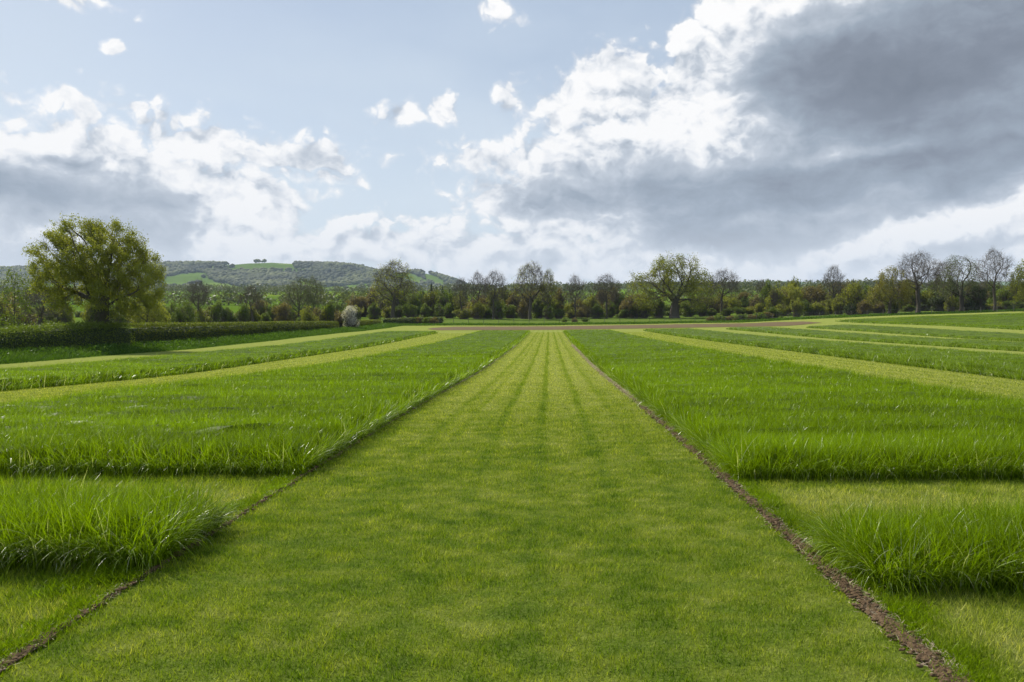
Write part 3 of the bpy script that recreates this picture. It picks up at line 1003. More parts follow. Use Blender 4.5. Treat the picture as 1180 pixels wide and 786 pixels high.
# the big oak in the gap of the left hedge ---------------------------------
HO = height(251, 118, 56)
s_ = HO / 9.4
ob = tree_meshes('hero_oak', [(-3.3, 0, 7.2, 1.3, 1.8, 1.3), (-1.5, 0, 8.1, 1.7, 2.0, 1.0), (.6, 0, 7.9, 1.5, 1.9, 1.0), (2.0, .2, 6.6, 1.4, 1.8, 1.2), (3.1, 0, 5.2, 1.3, 1.8, 1.1), (-3.9, .2, 5.6, 1.0, 1.7, 1.1),
                              (-3.4, -.5, 4.5, 1.5, 1.7, 1.0), (-4.3, 0, 6.6, 1.0, 1.6, 1.2), (-2.6, -.8, 3.5, 1.2, 1.3, .6), (-1.8, -1.5, 5.6, 1.4, 1.4, .9), (0, -1.8, 6.6, 1.4, 1.3, 1.0), (1.2, -1.4, 4.8, 1.3, 1.5, .9), (3.5, -.3, 3.8, 1.1, 1.5, .8), (2.6, -.9, 3.2, 1.0, 1.2, .6), (1.4, -1.1, 3.3, 1.1, 1.0, .7),
                              (0, 1.7, 5.6, 3.2, 1.5, 2.2), (0, 0, 5.6, 2.6, 1.1, 1.4)],
                 [(0, 0, 0), (.05, 0, 1.0), (-.05, 0, 1.9), (.0, 0, 3.2)], .50, .36, 2.0, .5, 1900, .012, L_OAK, 135000, .115, .15, 4, .42, .007, seed=5, ivy=2600, bark=M_BARK)
place('oak_tree', ob, at(118, 56), 56, 'large round oak in fresh yellow green leaf, standing in the hedge gap at left', 'tree', s=(s_ * .93, s_ * .93, s_))

# the wide dark limbed oak right of the middle -----------------------------
HB = height(293, 778, 183)
s_ = HB / 15.0
ob = tree_meshes('spread_oak', [(0, 0, 9.5, 5.5, 5, 5.2), (-5.2, 0, 7.0, 4.2, 4, 3.5), (4.8, .5, 7.0, 4.4, 4, 4.0), (2.0, 0, 12, 3.2, 3, 2.6), (-1.8, 0, 11.5, 3.2, 3, 2.3), (-7.6, 0, 9.2, 1.5, 1.5, 1.2), (-6, 0, 4, 3, 3, 1.6), (5.5, 0, 3.8, 3, 3, 1.4)],
                 [(0, 0, 0), (0, 0, 1.4), (.1, 0, 2.6)], .85, .65, 3.6, .85, 1100, .03, L_OAK, 30000, .28, .40, 5, 1.0, .016, seed=8)
place('oak_tree', ob, at(777, 183), 183, 'broad low oak with heavy dark spreading limbs, widest crown of the far tree line', 'tree', s=(s_ * 1.1, s_ * 1.1, s_))

# kinds of trees for the far line -------------------------------------------
def ash(seed, w=1.0, lean=0.0):
    return tree_meshes('ash%d' % seed, [(lean, 0, 10.5, 3.4 * w, 3.2 * w, 4.2), (lean - 1.6 * w, 0, 8, 2.4 * w, 2.4, 2.6), (lean + 1.8 * w, 0, 8.4, 2.3 * w, 2.3, 2.8), (lean, 0, 13, 2.6 * w, 2.4, 1.9), (lean - 3.0 * w, 0, 10.5, 1.8 * w, 2, 2), (lean + 3.0 * w, 0, 11, 1.8 * w, 2, 2)],
                       [(0, 0, 0), (.15, 0, 2.0), (-.05 + lean * .3, 0, 4.4)], .34, .6, 2.6, .70, 950, .018, None, 0, .2, .3, 9, 1.35, .015,
                       twig_mat=M_TWIG, seed=seed, up=.12)


def thinleaf(seed, w=1.0, leaf=None, n=2600, mat=None):
    return tree_meshes('lime%d' % seed, [(0, 0, 9.8, 4.2 * w, 4.0 * w, 4.6), (-2.4 * w, 0, 7, 2.6 * w, 2.6, 2.4), (2.6 * w, 0, 7.2, 2.5 * w, 2.5, 2.6), (.4, 0, 13, 2.5 * w, 2.3, 1.9)],
                       [(0, 0, 0), (-.1, 0, 1.8), (.1, 0, 3.6)], .40, .6, 2.8, .75, 950, .019, leaf or L_OAK, n, .28, .40, 10, 1.2, .016, seed=seed, up=.1)


ASH = [ash(21), ash(22, .75), ash(23, 1.05, .8), ash(24, .9, -.6)]
LIME = [thinleaf(31), thinleaf(32, .9, L_OAK, 4200), thinleaf(33, 1.15, L_OAK, 6500)]
WILL = [tree_meshes('willow%d' % q, [(0, 0, 8.5, 3.6, 3.4, 4.6), (-2.2, 0, 5.6, 2.4, 2.4, 2.4), (2, 0, 6, 2.4, 2.4, 2.6)], [(0, 0, 0), (.1, 0, 1.4), (0, 0, 3.0)], .40, .55, 3.2, .75, 640, .025,
                    L_WILLOW, 9000, .22, .42, 5, .9, .016, seed=40 + q, droop=.35) for q in range(2)]
OAKS = [tree_meshes('denseoak%d' % q, [(0, 0, 7.5, 4.6, 4.2, 4.4), (-3, 0, 5.2, 2.8, 2.8, 2.6), (3, .3, 5.4, 2.8, 2.8, 2.8), (.6, 0, 10.6, 2.8, 2.6, 2.0)], [(0, 0, 0), (0, 0, 1.2), (.1, 0, 2.2)], .42, .65, 3.4, .85,
                    640, .03, (L_OAK, L_GOLD, L_GREEN)[q], 15000, .33, .42, 4, .9, .018, seed=50 + q) for q in range(3)]


def bush_meshes(key, rx, ry, h, n, s, leaf, seed, lobes=7, hole=.40, full=False):
    """many stemmed shrub: stems from the ground, crown of leaf clumps with holes"""
    rng = np.random.default_rng(seed)
    C = []; ends = []
    for q in range(lobes):
        a = rng.uniform(0, 6.28); r = rng.uniform(.0, .62)
        c = np.array([math.cos(a) * r * rx, math.sin(a) * r * ry, h * rng.uniform(.14, .86 - .35 * r)])
        k = int(n / lobes)
        d = rng.normal(size=(k, 3)); d /= np.linalg.norm(d, axis=1)[:, None]
        rad = np.array([rx * rng.uniform(.16, .48), ry * rng.uniform(.16, .48), h * rng.uniform(.10, .32)])
        if full:
            rad = np.array([rx * .42, ry * .42, h * .22]); c[2] = h * rng.uniform(.25, .74); c[:2] *= 1.1
        P = c + d * (rng.random((k, 1)) ** .33) * rad
        C.append(P); ends.append(P[rng.integers(0, k, 26)])
    C = np.concatenate(C); E = np.concatenate(ends)
    C = C[C[:, 2] > .02]
    # break the mass up with a few holes
    hn = fbm(C[:, 0] * 1.1 / s * .25 + 30, (C[:, 1] + C[:, 2]) * 1.1 / s * .25 + 30, seed, 3)
    C = C[hn > hole]
    base = rng.normal(0, .12, (len(E), 3)) * np.array([rx, ry, 0]); midp = base * .4 + E * .6 + rng.normal(0, .06, E.shape) * h
    V1, Q1 = tubes(np.concatenate([base, midp]), np.concatenate([midp, E]), np.concatenate([np.full(len(E), .022 * h * .4), np.full(len(E), .012 * h * .4)]),
                   np.concatenate([np.full(len(E), .012 * h * .4), np.full(len(E), .004 * h)]), 4)
    tm = mesh_from(key + '_stems', V1, Q1, None, [M_TWIG])
    V, Q, v = cards(C, s)
    gv = fbm(C[:, 0] / s * .12 + 9, (C[:, 1] + C[:, 2]) / s * .12 + 9, seed + 5, 2)
    v = np.clip(v * .6 + np.repeat(gv - .25, 4) * .8, 0, 1)
    cm = mesh_from(key + '_crown', V, Q, None, [leaf], attrs={'var': v})
    return tm, cm


SCRUB = {k: [bush_meshes('scrub_%s%d' % (k, q), 3.9, 3.2, 6.9, nn, .30, lf, 60 + q + ord(k), 17) for q in range(3)]
         for k, nn, lf in (('g', 7500, L_GREEN), ('b', 5200, L_BROWN), ('o', 6500, L_OAK), ('d', 8000, L_DARK))}
LOW = [bush_meshes('low%d' % q, 3.0, 1.6, 1.6, 2600, .22, (L_GREEN, L_BROWN)[q], 90 + q, 14) for q in range(2)]

# named trees of the far line: kind, mesh, px of trunk, distance, top py, width factor, label
GT = 'trees of the far line'
far_trees = [
    (LIME[1], 453, 183, 296, 1.38, 'tall spreading tree in thin olive leaf, standing alone left of the bare trees'),
    (ASH[3], 532, 186, 317, .80, 'bare slender tree, leftmost of the row of bare trees behind the soil strip'),
    (ASH[1], 551, 188, 308, .90, 'bare narrow tree between two other bare trees left of the path end'),
    (ASH[2], 568, 184, 307, .85, 'bare tree forking low into two limbs, just left of the path end'),
    (LIME[0], 611, 184, 298, 1.0, 'tree in thin pale leaf, tallest above the end of the mown path'),
    (LIME[1], 631, 190, 307, .66, 'slim tree in sparse yellowish leaf just right of the tall pale one'),
    (ASH[1], 663, 188, 312, .95, 'bare narrow tree right of the path end'),
    (ASH[0], 699, 186, 311, 1.1, 'bare round headed tree left of the broad oak'),
    (ASH[2], 831, 187, 306, 1.15, 'reddish bare tree just right of the broad oak'),
    (ASH[0], 878, 260, 319, .80, 'small bare tree showing above the hedgerow, farther away than the rest'),
    (OAKS[0], 910, 180, 325, 1.25, 'low domed oak in brown green leaf right of the far small bare tree'),
    (ASH[3], 962, 175, 302, .80, 'tall narrow bare tree left of the golden one'),
    (OAKS[1], 1025, 160, 304, 1.1, 'golden green leafed tree in front of the large bare one'),
    (ASH[0], 1058, 163, 284, 1.45, 'large wide bare tree, highest of the right hand wood'),
    (WILL[1], 1108, 166, 290, 1.3, 'grey green leaning willow right of the large bare tree'),
    (ASH[1], 1146, 156, 280, 1.05, 'tall bare tree with twisted head near the right edge'),
    (OAKS[0], 1182, 152, 296, .90, 'dense brown green oak cut by the right edge'),
    (LIME[2], 985, 178, 322, .8, 'thin leafed tree in the gap left of the golden one'),
    (ASH[2], 1087, 176, 296, .9, 'bare tree half hidden behind the willow'),
]
for i, (ms, px, Y, py, wf, lb) in enumerate(far_trees):
    H = height(py, px, Y)
    base = {id(q): 15.0 for q in ASH + LIME}
    h0 = max(v.co.z for v in ms[1].vertices)
    s = H / h0
    place('tree', ms, at(px, Y), Y, lb, 'tree', None, (s * wf * .93, s * wf * .93, s), rz=random.uniform(-.5, .5))

left_trees = [
    (OAKS[0], 168, 92, 331, .95, 'smaller yellow green oak just behind the big oak, to its right'),
    (OAKS[2], 212, 120, 344, 1.0, 'small round green tree above the clipped hedge'),
    (ASH[0], 228, 135, 318, .95, 'dark bare tree with crooked limbs behind the clipped hedge'),
    (ASH[3], 291, 138, 326, 1.0, 'dark leaning bare tree between the hedge and the hill'),
    (WILL[0], 345, 140, 311, .95, 'pale green willow, the upright one of the pair behind the hedge'),
    (WILL[1], 362, 142, 314, .62, 'pale green willow, the slanting one of the pair behind the hedge'),
    (ASH[2], 45, 84, 324, 1.5, 'low wide bare thorn tree left of the big oak'),
]
for i, (ms, px, Y, py, wf, lb) in enumerate(left_trees):
    H = height(py, px, Y)
    h0 = max(v.co.z for v in ms[1].vertices)
    s = H / h0
    place('tree', ms, at(px, Y), Y, lb, 'tree', None, (s * wf, s * wf, s), rz=random.uniform(-.5, .5))

yt = tree_meshes('sapling', [(0, 0, 3.6, 1.0, 1.0, 1.7), (.3, 0, 2.2, 1.1, 1.0, .9)], [(0, 0, 0), (.05, 0, 1.2)], .07, .25, 1.4, .35, 240, .008, L_GREEN, 4200, .12, .14, 3, .35, .006, seed=77)
place('sapling', yt, at(16, 52), 52, 'young bright green tree rising from the hedge at the left edge', 'tree')

# hedgerow shrubs ------------------------------------------------------------
ANCH = [(-20, 'the left edge'), (45, 'the low bare thorn tree'), (118, 'the large round oak'), (168, 'the smaller oak behind the large one'), (228, 'the crooked bare tree'), (291, 'the dark leaning bare tree'),
        (345, 'the pale willow pair'), (404, 'the white blossoming thorn'), (453, 'the tall tree in thin olive leaf'), (532, 'the leftmost slender bare tree'), (568, 'the bare tree forking low'),
        (611, 'the tall pale tree above the path'), (663, 'the narrow bare tree right of the path'), (699, 'the round headed bare tree'), (777, 'the broad low oak'), (831, 'the reddish bare tree'),
        (910, 'the low domed oak'), (962, 'the tall narrow bare tree'), (1025, 'the golden green tree'), (1058, 'the large wide bare tree'), (1108, 'the grey green willow'), (1146, 'the bare tree with twisted head'), (1182, 'the oak at the right edge')]
ORD = ['first', 'second', 'third', 'fourth', 'fifth', 'sixth', 'seventh', 'eighth', 'ninth', 'tenth', 'eleventh', 'twelfth']
LABELLED = []


def label_all():
    """say of every shrub which one it is, by the tree it stands nearest to"""
    seen = {}
    for o, kind in LABELLED:
        p = CX + FPX * o.location.x / o.location.y
        ax, an = min(ANCH, key=lambda q: abs(q[0] - p))
        seen.setdefault((kind, an, p > ax), []).append((abs(p - ax), o))
    for (kind, an, rt), v in seen.items():
        v.sort(key=lambda q: q[0])
        for i, (d, o) in enumerate(v):
            o['label'] = '%s, %s to the %s of %s' % (kind, ORD[min(i, 11)], 'right' if rt else 'left', an) if len(v) > 1 else '%s, just %s of %s' % (kind, 'right' if rt else 'left', an)


def copies(name, meshes, spots, labels, cat, group):
    for i, (x, y, sx, sz) in enumerate(spots):
        ms = meshes[i % len(meshes)]
        root = bpy.data.objects.new(name, None); COL.objects.link(root)
        root.location = (x, y, float(tz(x, y)) - .1); root.rotation_euler = (0, 0, random.uniform(0, 6.28)); root.scale = (sx, sx, sz)
        link('stems', ms[0], root); link('crown', ms[1], root)
        tag(root, labels, cat, group)
        if group: LABELLED.append((root, labels))


spots = {'g': [], 'b': [], 'o': [], 'd': []}
rr = random.Random(4)
px = 408
while px < 1200:
    # tall back row of scrub, brown to green
    k = rr.choice('bbogobg') if px < 900 else rr.choice('boobdg')
    Y = rr.uniform(196, 214) if px < 880 else rr.uniform(176, 196)
    top = 333 + rr.uniform(-3, 10) if px < 720 else (338 + rr.uniform(-2, 7) if px < 880 else 326 + rr.uniform(-6, 9))
    if 655 < px < 690 or 735 < px < 815: top += 4
    h = max(3.0, height(top, px, Y))
    spots[k].append((at(px, Y), Y, rr.uniform(.8, 1.15), h / 6.3))
    px += rr.uniform(8, 14)
px = 412
while px < 1200:
    k = rr.choice('gggogob') if px < 900 else rr.choice('dogogb')
    Y = rr.uniform(184, 192) if px < 880 else rr.uniform(162, 174)
    top = 350 + rr.uniform(-5, 6) if px < 900 else 343 + rr.uniform(-7, 8)
    if 765 < px < 790: px += 8; continue
    h = max(1.5, height(top, px, Y))
    spots[k].append((at(px, Y), Y, rr.uniform(.55, .85), h / 6.3))
    px += rr.uniform(10, 18)
# shrubs behind the left hedge
px = -20
while px < 405:
    k = rr.choice('gogbg')
    Y = rr.uniform(118, 150)
    if 75 < px < 100: px += 6; continue
    top = 354 + rr.uniform(-7, 9)
    spots[k].append((at(px, Y), Y, rr.uniform(.35, .65), max(1.2, height(top, px, Y)) / 6.3))
    px += rr.uniform(7, 13)
px = -30
while px < 412:
    k = rr.choice('ogbgo')
    Y = rr.uniform(165, 200)
    if 70 < px < 92: px += 6; continue
    top = 352 + rr.uniform(-5, 7)
    spots[k].append((at(px, Y), Y, rr.uniform(.6, .95), height(top, px, Y) / 6.3))
    px += rr.uniform(10, 20)
spots['b'] += [(at(8, 95), 95, 1.0, .75), (at(300, 150), 150, .7, .75), (at(330, 150), 150, .5, .7)]
spots['o'] += [(at(-8, 90), 90, .8, .75), (at(186, 98), 98, .45, .6)]
spots['d'] += [(at(258, 128), 128, .33, .55), (at(396, 150), 150, .4, .6), (at(730, 184), 184, .6, .5), (at(1128, 165), 165, .8, .9), (at(1100, 172), 172, 1.0, 1.0)]
lbl = {'g': 'fresh green shrub', 'b': 'brown budding shrub', 'o': 'olive yellow shrub', 'd': 'dark evergreen shrub'}
for k, v in spots.items():
    copies('shrub', SCRUB[k], v, lbl[k], 'shrub', {'g': 'green hedgerow shrubs', 'b': 'brown hedgerow shrubs', 'o': 'olive hedgerow shrubs', 'd': 'dark hedgerow shrubs'}[k])
low = []
for px in (474, 483, 492, 500): low.append((at(px, 158), 158, .8, .95))
for px in (650, 662, 674): low.append((at(px, 168), 168, .55, .7))
for px in (818, 830, 842, 853, 864, 876, 884): low.append((at(px, 160), 160, .85, .95 + rr.uniform(-.2, .2)))
copies('bramble_bush', LOW, low, 'low sprawling bramble', 'bush', 'low brambles beyond the soil')

label_all()

# dark conifers beyond the bare trees
def conifer(seed):
    rng = np.random.default_rng(seed)
    C = []
    for z in np.linspace(.12, 1, 26):
        r = .20 * (1 - z) + .015
        k = int(140 * (1 - z) + 12)
        a = rng.uniform(0, 6.28, k); q = rng.random(k) ** .5
        C.append(np.stack([np.cos(a) * r * q, np.sin(a) * r * q, z - .12 * q * r * 4 + rng.normal(0, .008, k)], -1))
    C = np.concatenate(C)
    V, Q, v = cards(C, .05)
    cm = mesh_from('conifer_crown', V, Q, None, [L_DARK], attrs={'var': v * .5})
    V1, Q1 = tubes(np.array([[0, 0, 0.]]), np.array([[0, 0, .9]]), np.array([.018]), np.array([.004]), 6)
    return mesh_from('conifer_trunk', V1, Q1, None, [M_BARK]), cm


CF = conifer(3)
for px, top, cl in ((497, 326, 'tallest and leftmost of the four'), (503, 330, 'second from the left of the four'), (510, 329, 'third from the left of the four'), (518, 333, 'lowest and rightmost of the four')):
    Y = 420
    H = CAMH + (CY - top) / FPX * Y - float(tz(at(px, Y), Y))
    place('conifer_tree', CF, at(px, Y), Y, 'dark pointed conifer far behind the bare trees, ' + cl, 'conifer', 'far dark conifers', (H * .9, H * .9, H), rz=px)


# ------------------------------------------------------------------ hedges
def hedge(name, pts, w, hfun, n, s, label, leaf, dark=L_DARK, rag=.12, cat='hedge'):
    """clipped hedge along a line: leaves crowd the faces, stems and dark inner leaves fill it"""
    P = np.array(pts, float)
    seg = np.linalg.norm(np.diff(P, axis=0), axis=1); cum = np.concatenate([[0], np.cumsum(seg)]); Ltot = cum[-1]
    def line(t):
        return np.stack([np.interp(t, cum, P[:, 0]), np.interp(t, cum, P[:, 1])], -1)
    def frame(t):
        a = line(np.clip(t - .3, 0, Ltot)); b = line(np.clip(t + .3, 0, Ltot)); d = b - a; d /= np.linalg.norm(d, axis=1)[:, None]
        return np.stack([d[:, 1], -d[:, 0]], -1)
    k = n
    t = RNG.uniform(0, Ltot, k); face = RNG.random(k)
    H = hfun(t / Ltot)
    bul = 1 + .28 * (fbm(t * .8, RNG.random(k) * .3, 88, 3) - .5)
    side = np.where(face < .35, 1.0, np.where(face < .5, -1.0, RNG.uniform(-1, 1, k)))
    zz = np.where(face < .5, RNG.uniform(.02, 1, k), np.where(face < .85, 1.0, RNG.uniform(0, .95, k)))
    side = side * np.where(zz > .85, .88, 1.0)
    dep = np.abs(RNG.normal(0, rag, k))
    offs = side * (w / 2) * bul - np.sign(side) * dep * (face < .5) + RNG.normal(0, rag * .4, k)
    z = zz * H * (1 + .10 * (fbm(t * .9, t * 0, 99, 3) - .5)) - dep * ((face >= .5) & (face < .85)) + RNG.normal(0, rag * .35, k)
    c = line(t) + frame(t) * offs[:, None]
    # rounded ends
    C = np.concatenate([c, (tz(c[:, 0], c[:, 1]) + np.maximum(z, .02))[:, None]], 1)
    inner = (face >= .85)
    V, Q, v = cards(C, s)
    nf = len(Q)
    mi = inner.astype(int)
    # inner core
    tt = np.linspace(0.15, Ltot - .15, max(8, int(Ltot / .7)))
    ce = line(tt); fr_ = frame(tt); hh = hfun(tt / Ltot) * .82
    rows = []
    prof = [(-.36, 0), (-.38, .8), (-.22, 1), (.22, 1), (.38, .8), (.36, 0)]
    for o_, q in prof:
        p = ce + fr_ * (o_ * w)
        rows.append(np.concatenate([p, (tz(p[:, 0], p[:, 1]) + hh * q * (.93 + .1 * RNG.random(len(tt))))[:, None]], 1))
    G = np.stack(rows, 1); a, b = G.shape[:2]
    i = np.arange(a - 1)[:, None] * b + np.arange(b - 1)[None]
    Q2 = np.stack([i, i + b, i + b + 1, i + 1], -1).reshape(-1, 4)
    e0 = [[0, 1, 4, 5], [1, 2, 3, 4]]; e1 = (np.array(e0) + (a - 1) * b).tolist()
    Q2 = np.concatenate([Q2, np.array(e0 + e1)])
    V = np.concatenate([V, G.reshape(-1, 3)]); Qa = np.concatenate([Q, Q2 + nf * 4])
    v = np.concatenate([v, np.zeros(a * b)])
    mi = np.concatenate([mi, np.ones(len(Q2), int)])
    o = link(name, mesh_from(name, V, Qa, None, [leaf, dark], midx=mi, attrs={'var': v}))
    return tag(o, label, cat)


def hx(Y):
    return -31.3 - (Y - 58) * 0.004


hedge('hedge', [(-30.5, 30), (-31.0, 40), (-31.1, 48), (-30.9, 53.5), (-30.6, 57.4)], 1.5, lambda t: 1.85 + .15 * np.sin(t * 9), 42000, .10, 'dark unclipped hedge at the left edge, running up to the big oak', L_GREEN, rag=.22)
hedge('hedge', [(hx(59), 59), (hx(80), 80), (hx(100), 100), (-31.6, 117)], 1.5, lambda t: 1.92 - .62 * t, 60000, .11, 'long clipped hedge in new bronze green leaf from the big oak to the blossoming thorn', L_HEDGE, rag=.10)
hedge('hedge', [(-31.6, 125), (-32, 134), (-31.5, 146)], 1.6, lambda t: 1.35 - .3 * t, 12000, .16, 'short clipped hedge right of the blossoming thorn', L_HEDGE, rag=.12)
hedge('hedge', [(-31, 150), (-27, 158), (-22, 163)], 1.4, lambda t: 1.2 + 0 * t, 6000, .2, 'low grey hedge closing the field corner behind the short hedge', L_WILLOW, rag=.12)

# ivy and scrub at the foot of the big oak
copies('ivy_bush', [bush_meshes('ivyb', 1.8, 1.1, 3.0, 14000, .11, L_GREEN, 301, 14, .36)], [(at(114, 56), 55.4, 1.0, .8)], 'leafy shrub at the foot of the big oak', 'bush', None)

# blossoming thorn at the end of the hedge
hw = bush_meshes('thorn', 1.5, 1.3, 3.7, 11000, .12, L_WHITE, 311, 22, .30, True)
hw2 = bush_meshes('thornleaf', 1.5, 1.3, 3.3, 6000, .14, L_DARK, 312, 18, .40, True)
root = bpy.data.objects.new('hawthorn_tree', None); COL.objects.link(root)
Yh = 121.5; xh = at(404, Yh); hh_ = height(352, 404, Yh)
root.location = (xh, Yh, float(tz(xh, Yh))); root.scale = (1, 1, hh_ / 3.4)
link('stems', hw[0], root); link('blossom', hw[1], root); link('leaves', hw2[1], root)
tag(root, 'round thorn bush covered in white blossom at the end of the clipped hedge', 'tree')


# ------------------------------------------------------------------ verge of weeds under the hedge
def verge(name, fx, n, hfun, label, lw=.02, mat=None):
    t = RNG.random(n)
    X, Y = fx(RNG.random(n), RNG.random(n))
    n = len(X)
    cl = fbm(X * .9, Y * .9, 130, 3)
    L = hfun(X, Y) * (.35 + 1.1 * cl) * RNG.uniform(.6, 1.2, n)
    s = np.maximum(1, Y / 45) ** .7
    return tag(link(name, blades_mesh(name, X, Y, L, lw * s * RNG.uniform(.6, 1.4, n), RNG.uniform(0, .5, n), RNG.uniform(.3, 1.6, n), RNG.uniform(0, 6.28, n),
                                      np.clip(RNG.random(n) * .7 + (cl - .4), 0, 1), 3, mat or M_VERGE)), label, 'verge', kind='stuff')


def fleft(a, b):
    Y = 28 + 122 * a ** 1.5
    return -26.6 - 4.2 * b ** .8 + .25 * np.sin(Y * .35), Y


verge('verge_weeds', fleft, 60000, lambda X, Y: .30 + .35 * sstep(-X, 27.2, 29.5), 'rough green verge of weeds along the foot of the left hedge', .035)


def fend(a, b):
    X = -30 + 150 * a
    return X, 147 + .07 * X + 9 * b + .7 * np.sin(X * .3)


verge('verge_grass', fend, 50000, lambda X, Y: .38 + 0 * X, 'strip of uncut grass beyond the soil, under the far trees', .05)
# leafy weeds
nw = 9000
Yw = 28 + 60 * RNG.random(nw) ** 1.5; Xw = -26.9 - 3.4 * RNG.random(nw)
cw = fbm(Xw * .7, Yw * .7, 140, 3)
kw = cw > .45
Xw, Yw = Xw[kw], Yw[kw]
Cw = np.stack([Xw, Yw, tz(Xw, Yw) + RNG.uniform(.1, .62, len(Xw))], -1)
V, Q, v = cards(Cw, .14)
tag(link('leafy_weeds', mesh_from('leafy_weeds', V, Q, None, [M_VERGE], attrs={'var': v, 'tip': v})), 'broad leaved weeds in the verge below the left hedge', 'weeds', kind='stuff')

# ------------------------------------------------------------------ post and wire fence along the end of the field
M_POST = make_bark('grey_wood', (0.09, 0.08, 0.065), (0.22, 0.20, 0.17))
m_, t_ = newmat('wire'); finish(t_, pbsdf(t_, (0.22, 0.22, 0.21), 0.5, 0.5)); M_WIRE = m_
fen = bpy.data.objects.new('wire_fence', None); COL.objects.link(fen)
fx0, fy0 = -24.0, 160.0
fen.location = (fx0, fy0, 0)
tag(fen, 'thin post and wire fence below the far trees, beyond the bare soil', 'fence')
fp = [(x, 158 + .02 * x - (0.12 * max(0, x - 30))) for x in np.arange(-22, 118, 3.0)]
A_ = []; B_ = []
bmv, bmq = [], []
for i, (x, y) in enumerate(fp):
    z = float(tz(x, y))
    V, Q = tubes(np.array([[x - fx0, y - fy0, z]]), np.array([[x - fx0 + random.uniform(-.04, .04), y - fy0, z + 1.15]]), np.array([.05]), np.array([.045]), 6)
    cap = np.array([[6, 7, 8, 9], [9, 10, 11, 6]])
    link('post', mesh_from('post', V, np.concatenate([Q, cap]), None, [M_POST]), fen)
for h in (.45, .8, 1.08):
    pts = np.array([(x - fx0, y - fy0, float(tz(x, y)) + h) for x, y in fp])
    V, Q = tubes(pts[:-1], pts[1:], np.full(len(fp) - 1, .006), np.full(len(fp) - 1, .006), 3)
    link('wire', mesh_from('wire', V, Q, None, [M_WIRE]), fen)

# ------------------------------------------------------------------ far woods and hedgerows
bm = bmesh.new(); bmesh.ops.create_icosphere(bm, subdivisions=1, radius=1)
IV = np.array([v.co for v in bm.verts]); IF = np.array([[v.index for v in f.verts] for f in bm.faces]); bm.free()
bm = bmesh.new(); bmesh.ops.create_icosphere(bm, subdivisions=2, radius=1)
JV = np.array([v.co for v in bm.verts]); JF = np.array([[v.index for v in f.verts] for f in bm.faces]); bm.free()


def crowns(name, X, Y, r, h, label, fine=False):
    n = len(X)
    tv, tf = (JV, JF) if fine else (IV, IF)
    Z = tz(X, Y)
    V = tv[None] * (1 + RNG.normal(0, .09, (n, len(tv), 1))) * np.stack([r, r, h * .5], -1)[:, None]
    V = V + np.stack([X, Y, Z + h * .5], -1)[:, None]
    T = tf[None] + (np.arange(n) * len(tv))[:, None, None]
    grp = fbm(X / 75, Y / 110, 210, 3)
    va = np.repeat(np.clip(RNG.random(n) * .45 + (grp - .42) * 3.0, 0, 1), len(tv))
    return tag(link(name, mesh_from(name, V.reshape(-1, 3), None, T.reshape(-1, 3), [L_WOOD], attrs={'var': va}, smooth=True)), label, 'woodland', kind='stuff')


# hillside woods: leave the pasture clearings open
cand = 52000
Yc = 1500 + 1560 * RNG.random(cand) ** .8
uc = RNG.uniform(-1.0, 0.0, cand)
Xc = uc * Yc
Zc = tz(Xc, Yc)
pxc = CX + FPX * uc; pyc = CY - FPX * (Zc - CAMH) / Yc
open_ = np.zeros(cand, bool)
for (cx_, cy_, rx_, ry_, ro) in [(213, 321, 26, 5.0, -8), (258, 331, 24, 4.2, 12), (240, 328, 10, 5, 0), (300, 305.5, 52, 2.2, -2), (335, 310.5, 24, 1.6, 2), (232, 337, 12, 2.2, 0), (385, 335, 26, 2.5, 5), (405, 331, 26, 2.2, -6),
                                 (330, 344, 80, 2.0, 0), (468, 318, 24, 3.0, 15), (500, 321, 16, 2.5, 25), (290, 347, 60, 1.6, 4), (90, 345, 60, 2.5, 0), (420, 343, 50, 3.0, 0), (310, 336, 30, 1.4, 10), (60, 330, 30, 3, 0), (355, 328, 14, 2.0, 20)]:
    c_, s__ = math.cos(math.radians(ro)), math.sin(math.radians(ro))
    dx, dy = pxc - cx_, pyc - cy_
    a_ = (dx * c_ + dy * s__) / rx_; b_ = (-dx * s__ + dy * c_) / ry_
    wn_ = fbm(pxc / 9, pyc / 4, 77, 3) - .5
    open_ |= (a_ ** 2 + (b_ / 1.15) ** 2) < 1 + wn_ * 1.4
    dy2 = dy - 11 / Yc * FPX
    a_ = (dx * c_ + dy2 * s__) / rx_; b_ = (-dx * s__ + dy2 * c_) / ry_
    open_ |= (a_ ** 2 + (b_ / 1.15) ** 2) < 1 + wn_ * 1.4
dens = np.where(pyc < 330, 1.0, .55)
mos = fbm(Xc / 130, Yc / 200, 19, 3)
dens = np.where(pyc > 332, np.where(mos > .50, .8, .08), dens)
keep = (~open_) & (RNG.random(cand) < dens * .75)
r_ = RNG.uniform(4.5, 8.5, cand)
crowns('hillside_woodland', Xc[keep], Yc[keep], r_[keep], (r_ * RNG.uniform(1.3, 1.9, cand))[keep], 'grey green woodland covering the hillside on the left skyline')

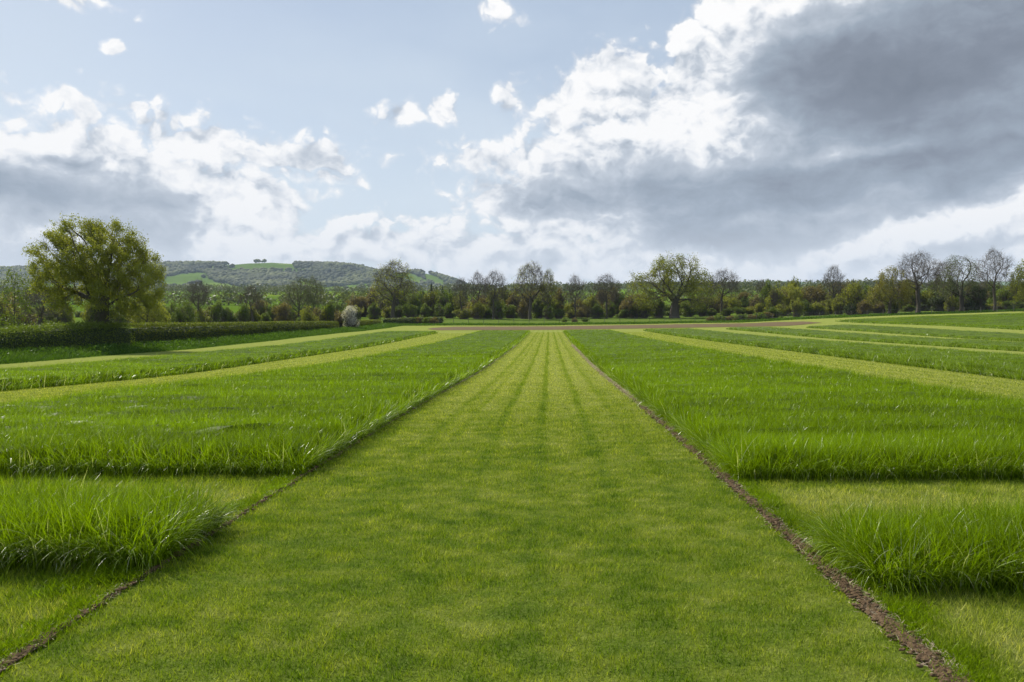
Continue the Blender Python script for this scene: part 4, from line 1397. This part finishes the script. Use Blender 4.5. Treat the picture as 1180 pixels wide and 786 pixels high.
# valley hedgerows and copses
Xs, Ys, Rs = [], [], []
rv = np.random.default_rng(8)
for k in range(85):
    Y = rv.uniform(330, 1500); u = rv.uniform(-.75, .7); Lh = rv.uniform(80, 380); an = rv.normal(0, .45) if rv.random() < .75 else rv.uniform(.9, 2.2)
    m = int(Lh / rv.uniform(5, 9))
    t = np.linspace(-.5, .5, m) * Lh
    Xs.append(u * Y + t * math.cos(an) + rv.normal(0, 2, m)); Ys.append(Y + t * math.sin(an) + rv.normal(0, 2, m))
    Rs.append(rv.uniform(1.8, 4.4, m) * rv.uniform(.6, 1.2))
for k in range(26):
    Y = rv.uniform(700, 1500); u = rv.uniform(-.75, .7); m = rv.integers(12, 60)
    Xs.append(u * Y + rv.normal(0, 40, m)); Ys.append(Y + rv.normal(0, 20, m)); Rs.append(rv.uniform(4, 7, m))
# wooded skyline right of the hill
m = 1500
u = rv.uniform(-.13, .66, m); Y = rv.uniform(1120, 1290, m)
kk = fbm(u * 60, Y * 0, 6, 3) > .38
Xs.append((u * Y)[kk]); Ys.append(Y[kk]); Rs.append(rv.uniform(4, 7.5, m)[kk])
Xv, Yv, Rv = map(np.concatenate, (Xs, Ys, Rs))
kk = Yv > 300
Xk, Yk, Rk = Xv[kk], Yv[kk], Rv[kk]
m = 60
dk_ = RNG.normal(size=(len(Xk), m, 3)); dk_ /= np.linalg.norm(dk_, axis=2)[..., None]
dk_ *= RNG.random((len(Xk), m, 1)) ** .4 * np.stack([Rk * 1.15, Rk * 1.15, Rk * RNG.uniform(.65, 1.1, len(Rk))], -1)[:, None]
Ck = dk_ + np.stack([Xk, Yk, tz(Xk, Yk) + Rk * .75], -1)[:, None]
V, Q, v = cards(Ck.reshape(-1, 3), np.repeat(Rk * .42, m))
v = v * .6 + np.repeat(RNG.random(len(Xk)) * .5, m * 4)
tag(link('distant_hedgerows', mesh_from('distant_hedgerows', V, Q, None, [L_COPSE], attrs={'var': v})), 'hedgerows and copses dividing the fields in the valley', 'woodland', kind='stuff')

# ------------------------------------------------------------------ air
hb = bpy.data.meshes.new('haze')
bm = bmesh.new(); bmesh.ops.create_cube(bm, size=1); bm.to_mesh(hb); bm.free()
hz = link('haze', hb)
hz.scale = (13400, 8200, 480); hz.location = (0, 3650, 480 / 2 - 6)
hm = bpy.data.materials.new('haze'); hm.use_nodes = True
t = NT(hm.node_tree); t.n.clear()
pv = t.new('ShaderNodeVolumePrincipled')
pv.inputs['Color'].default_value = (0.66, 0.80, 1.0, 1)
pv.inputs['Density'].default_value = 0.000085
pv.inputs['Anisotropy'].default_value = 0.0
o = t.new('ShaderNodeOutputMaterial'); t.l.new(pv.outputs[0], o.inputs['Volume'])
hb.materials.append(hm)
tag(hz, 'faint haze over the valley that turns the far hill blue grey', 'haze', kind='stuff')
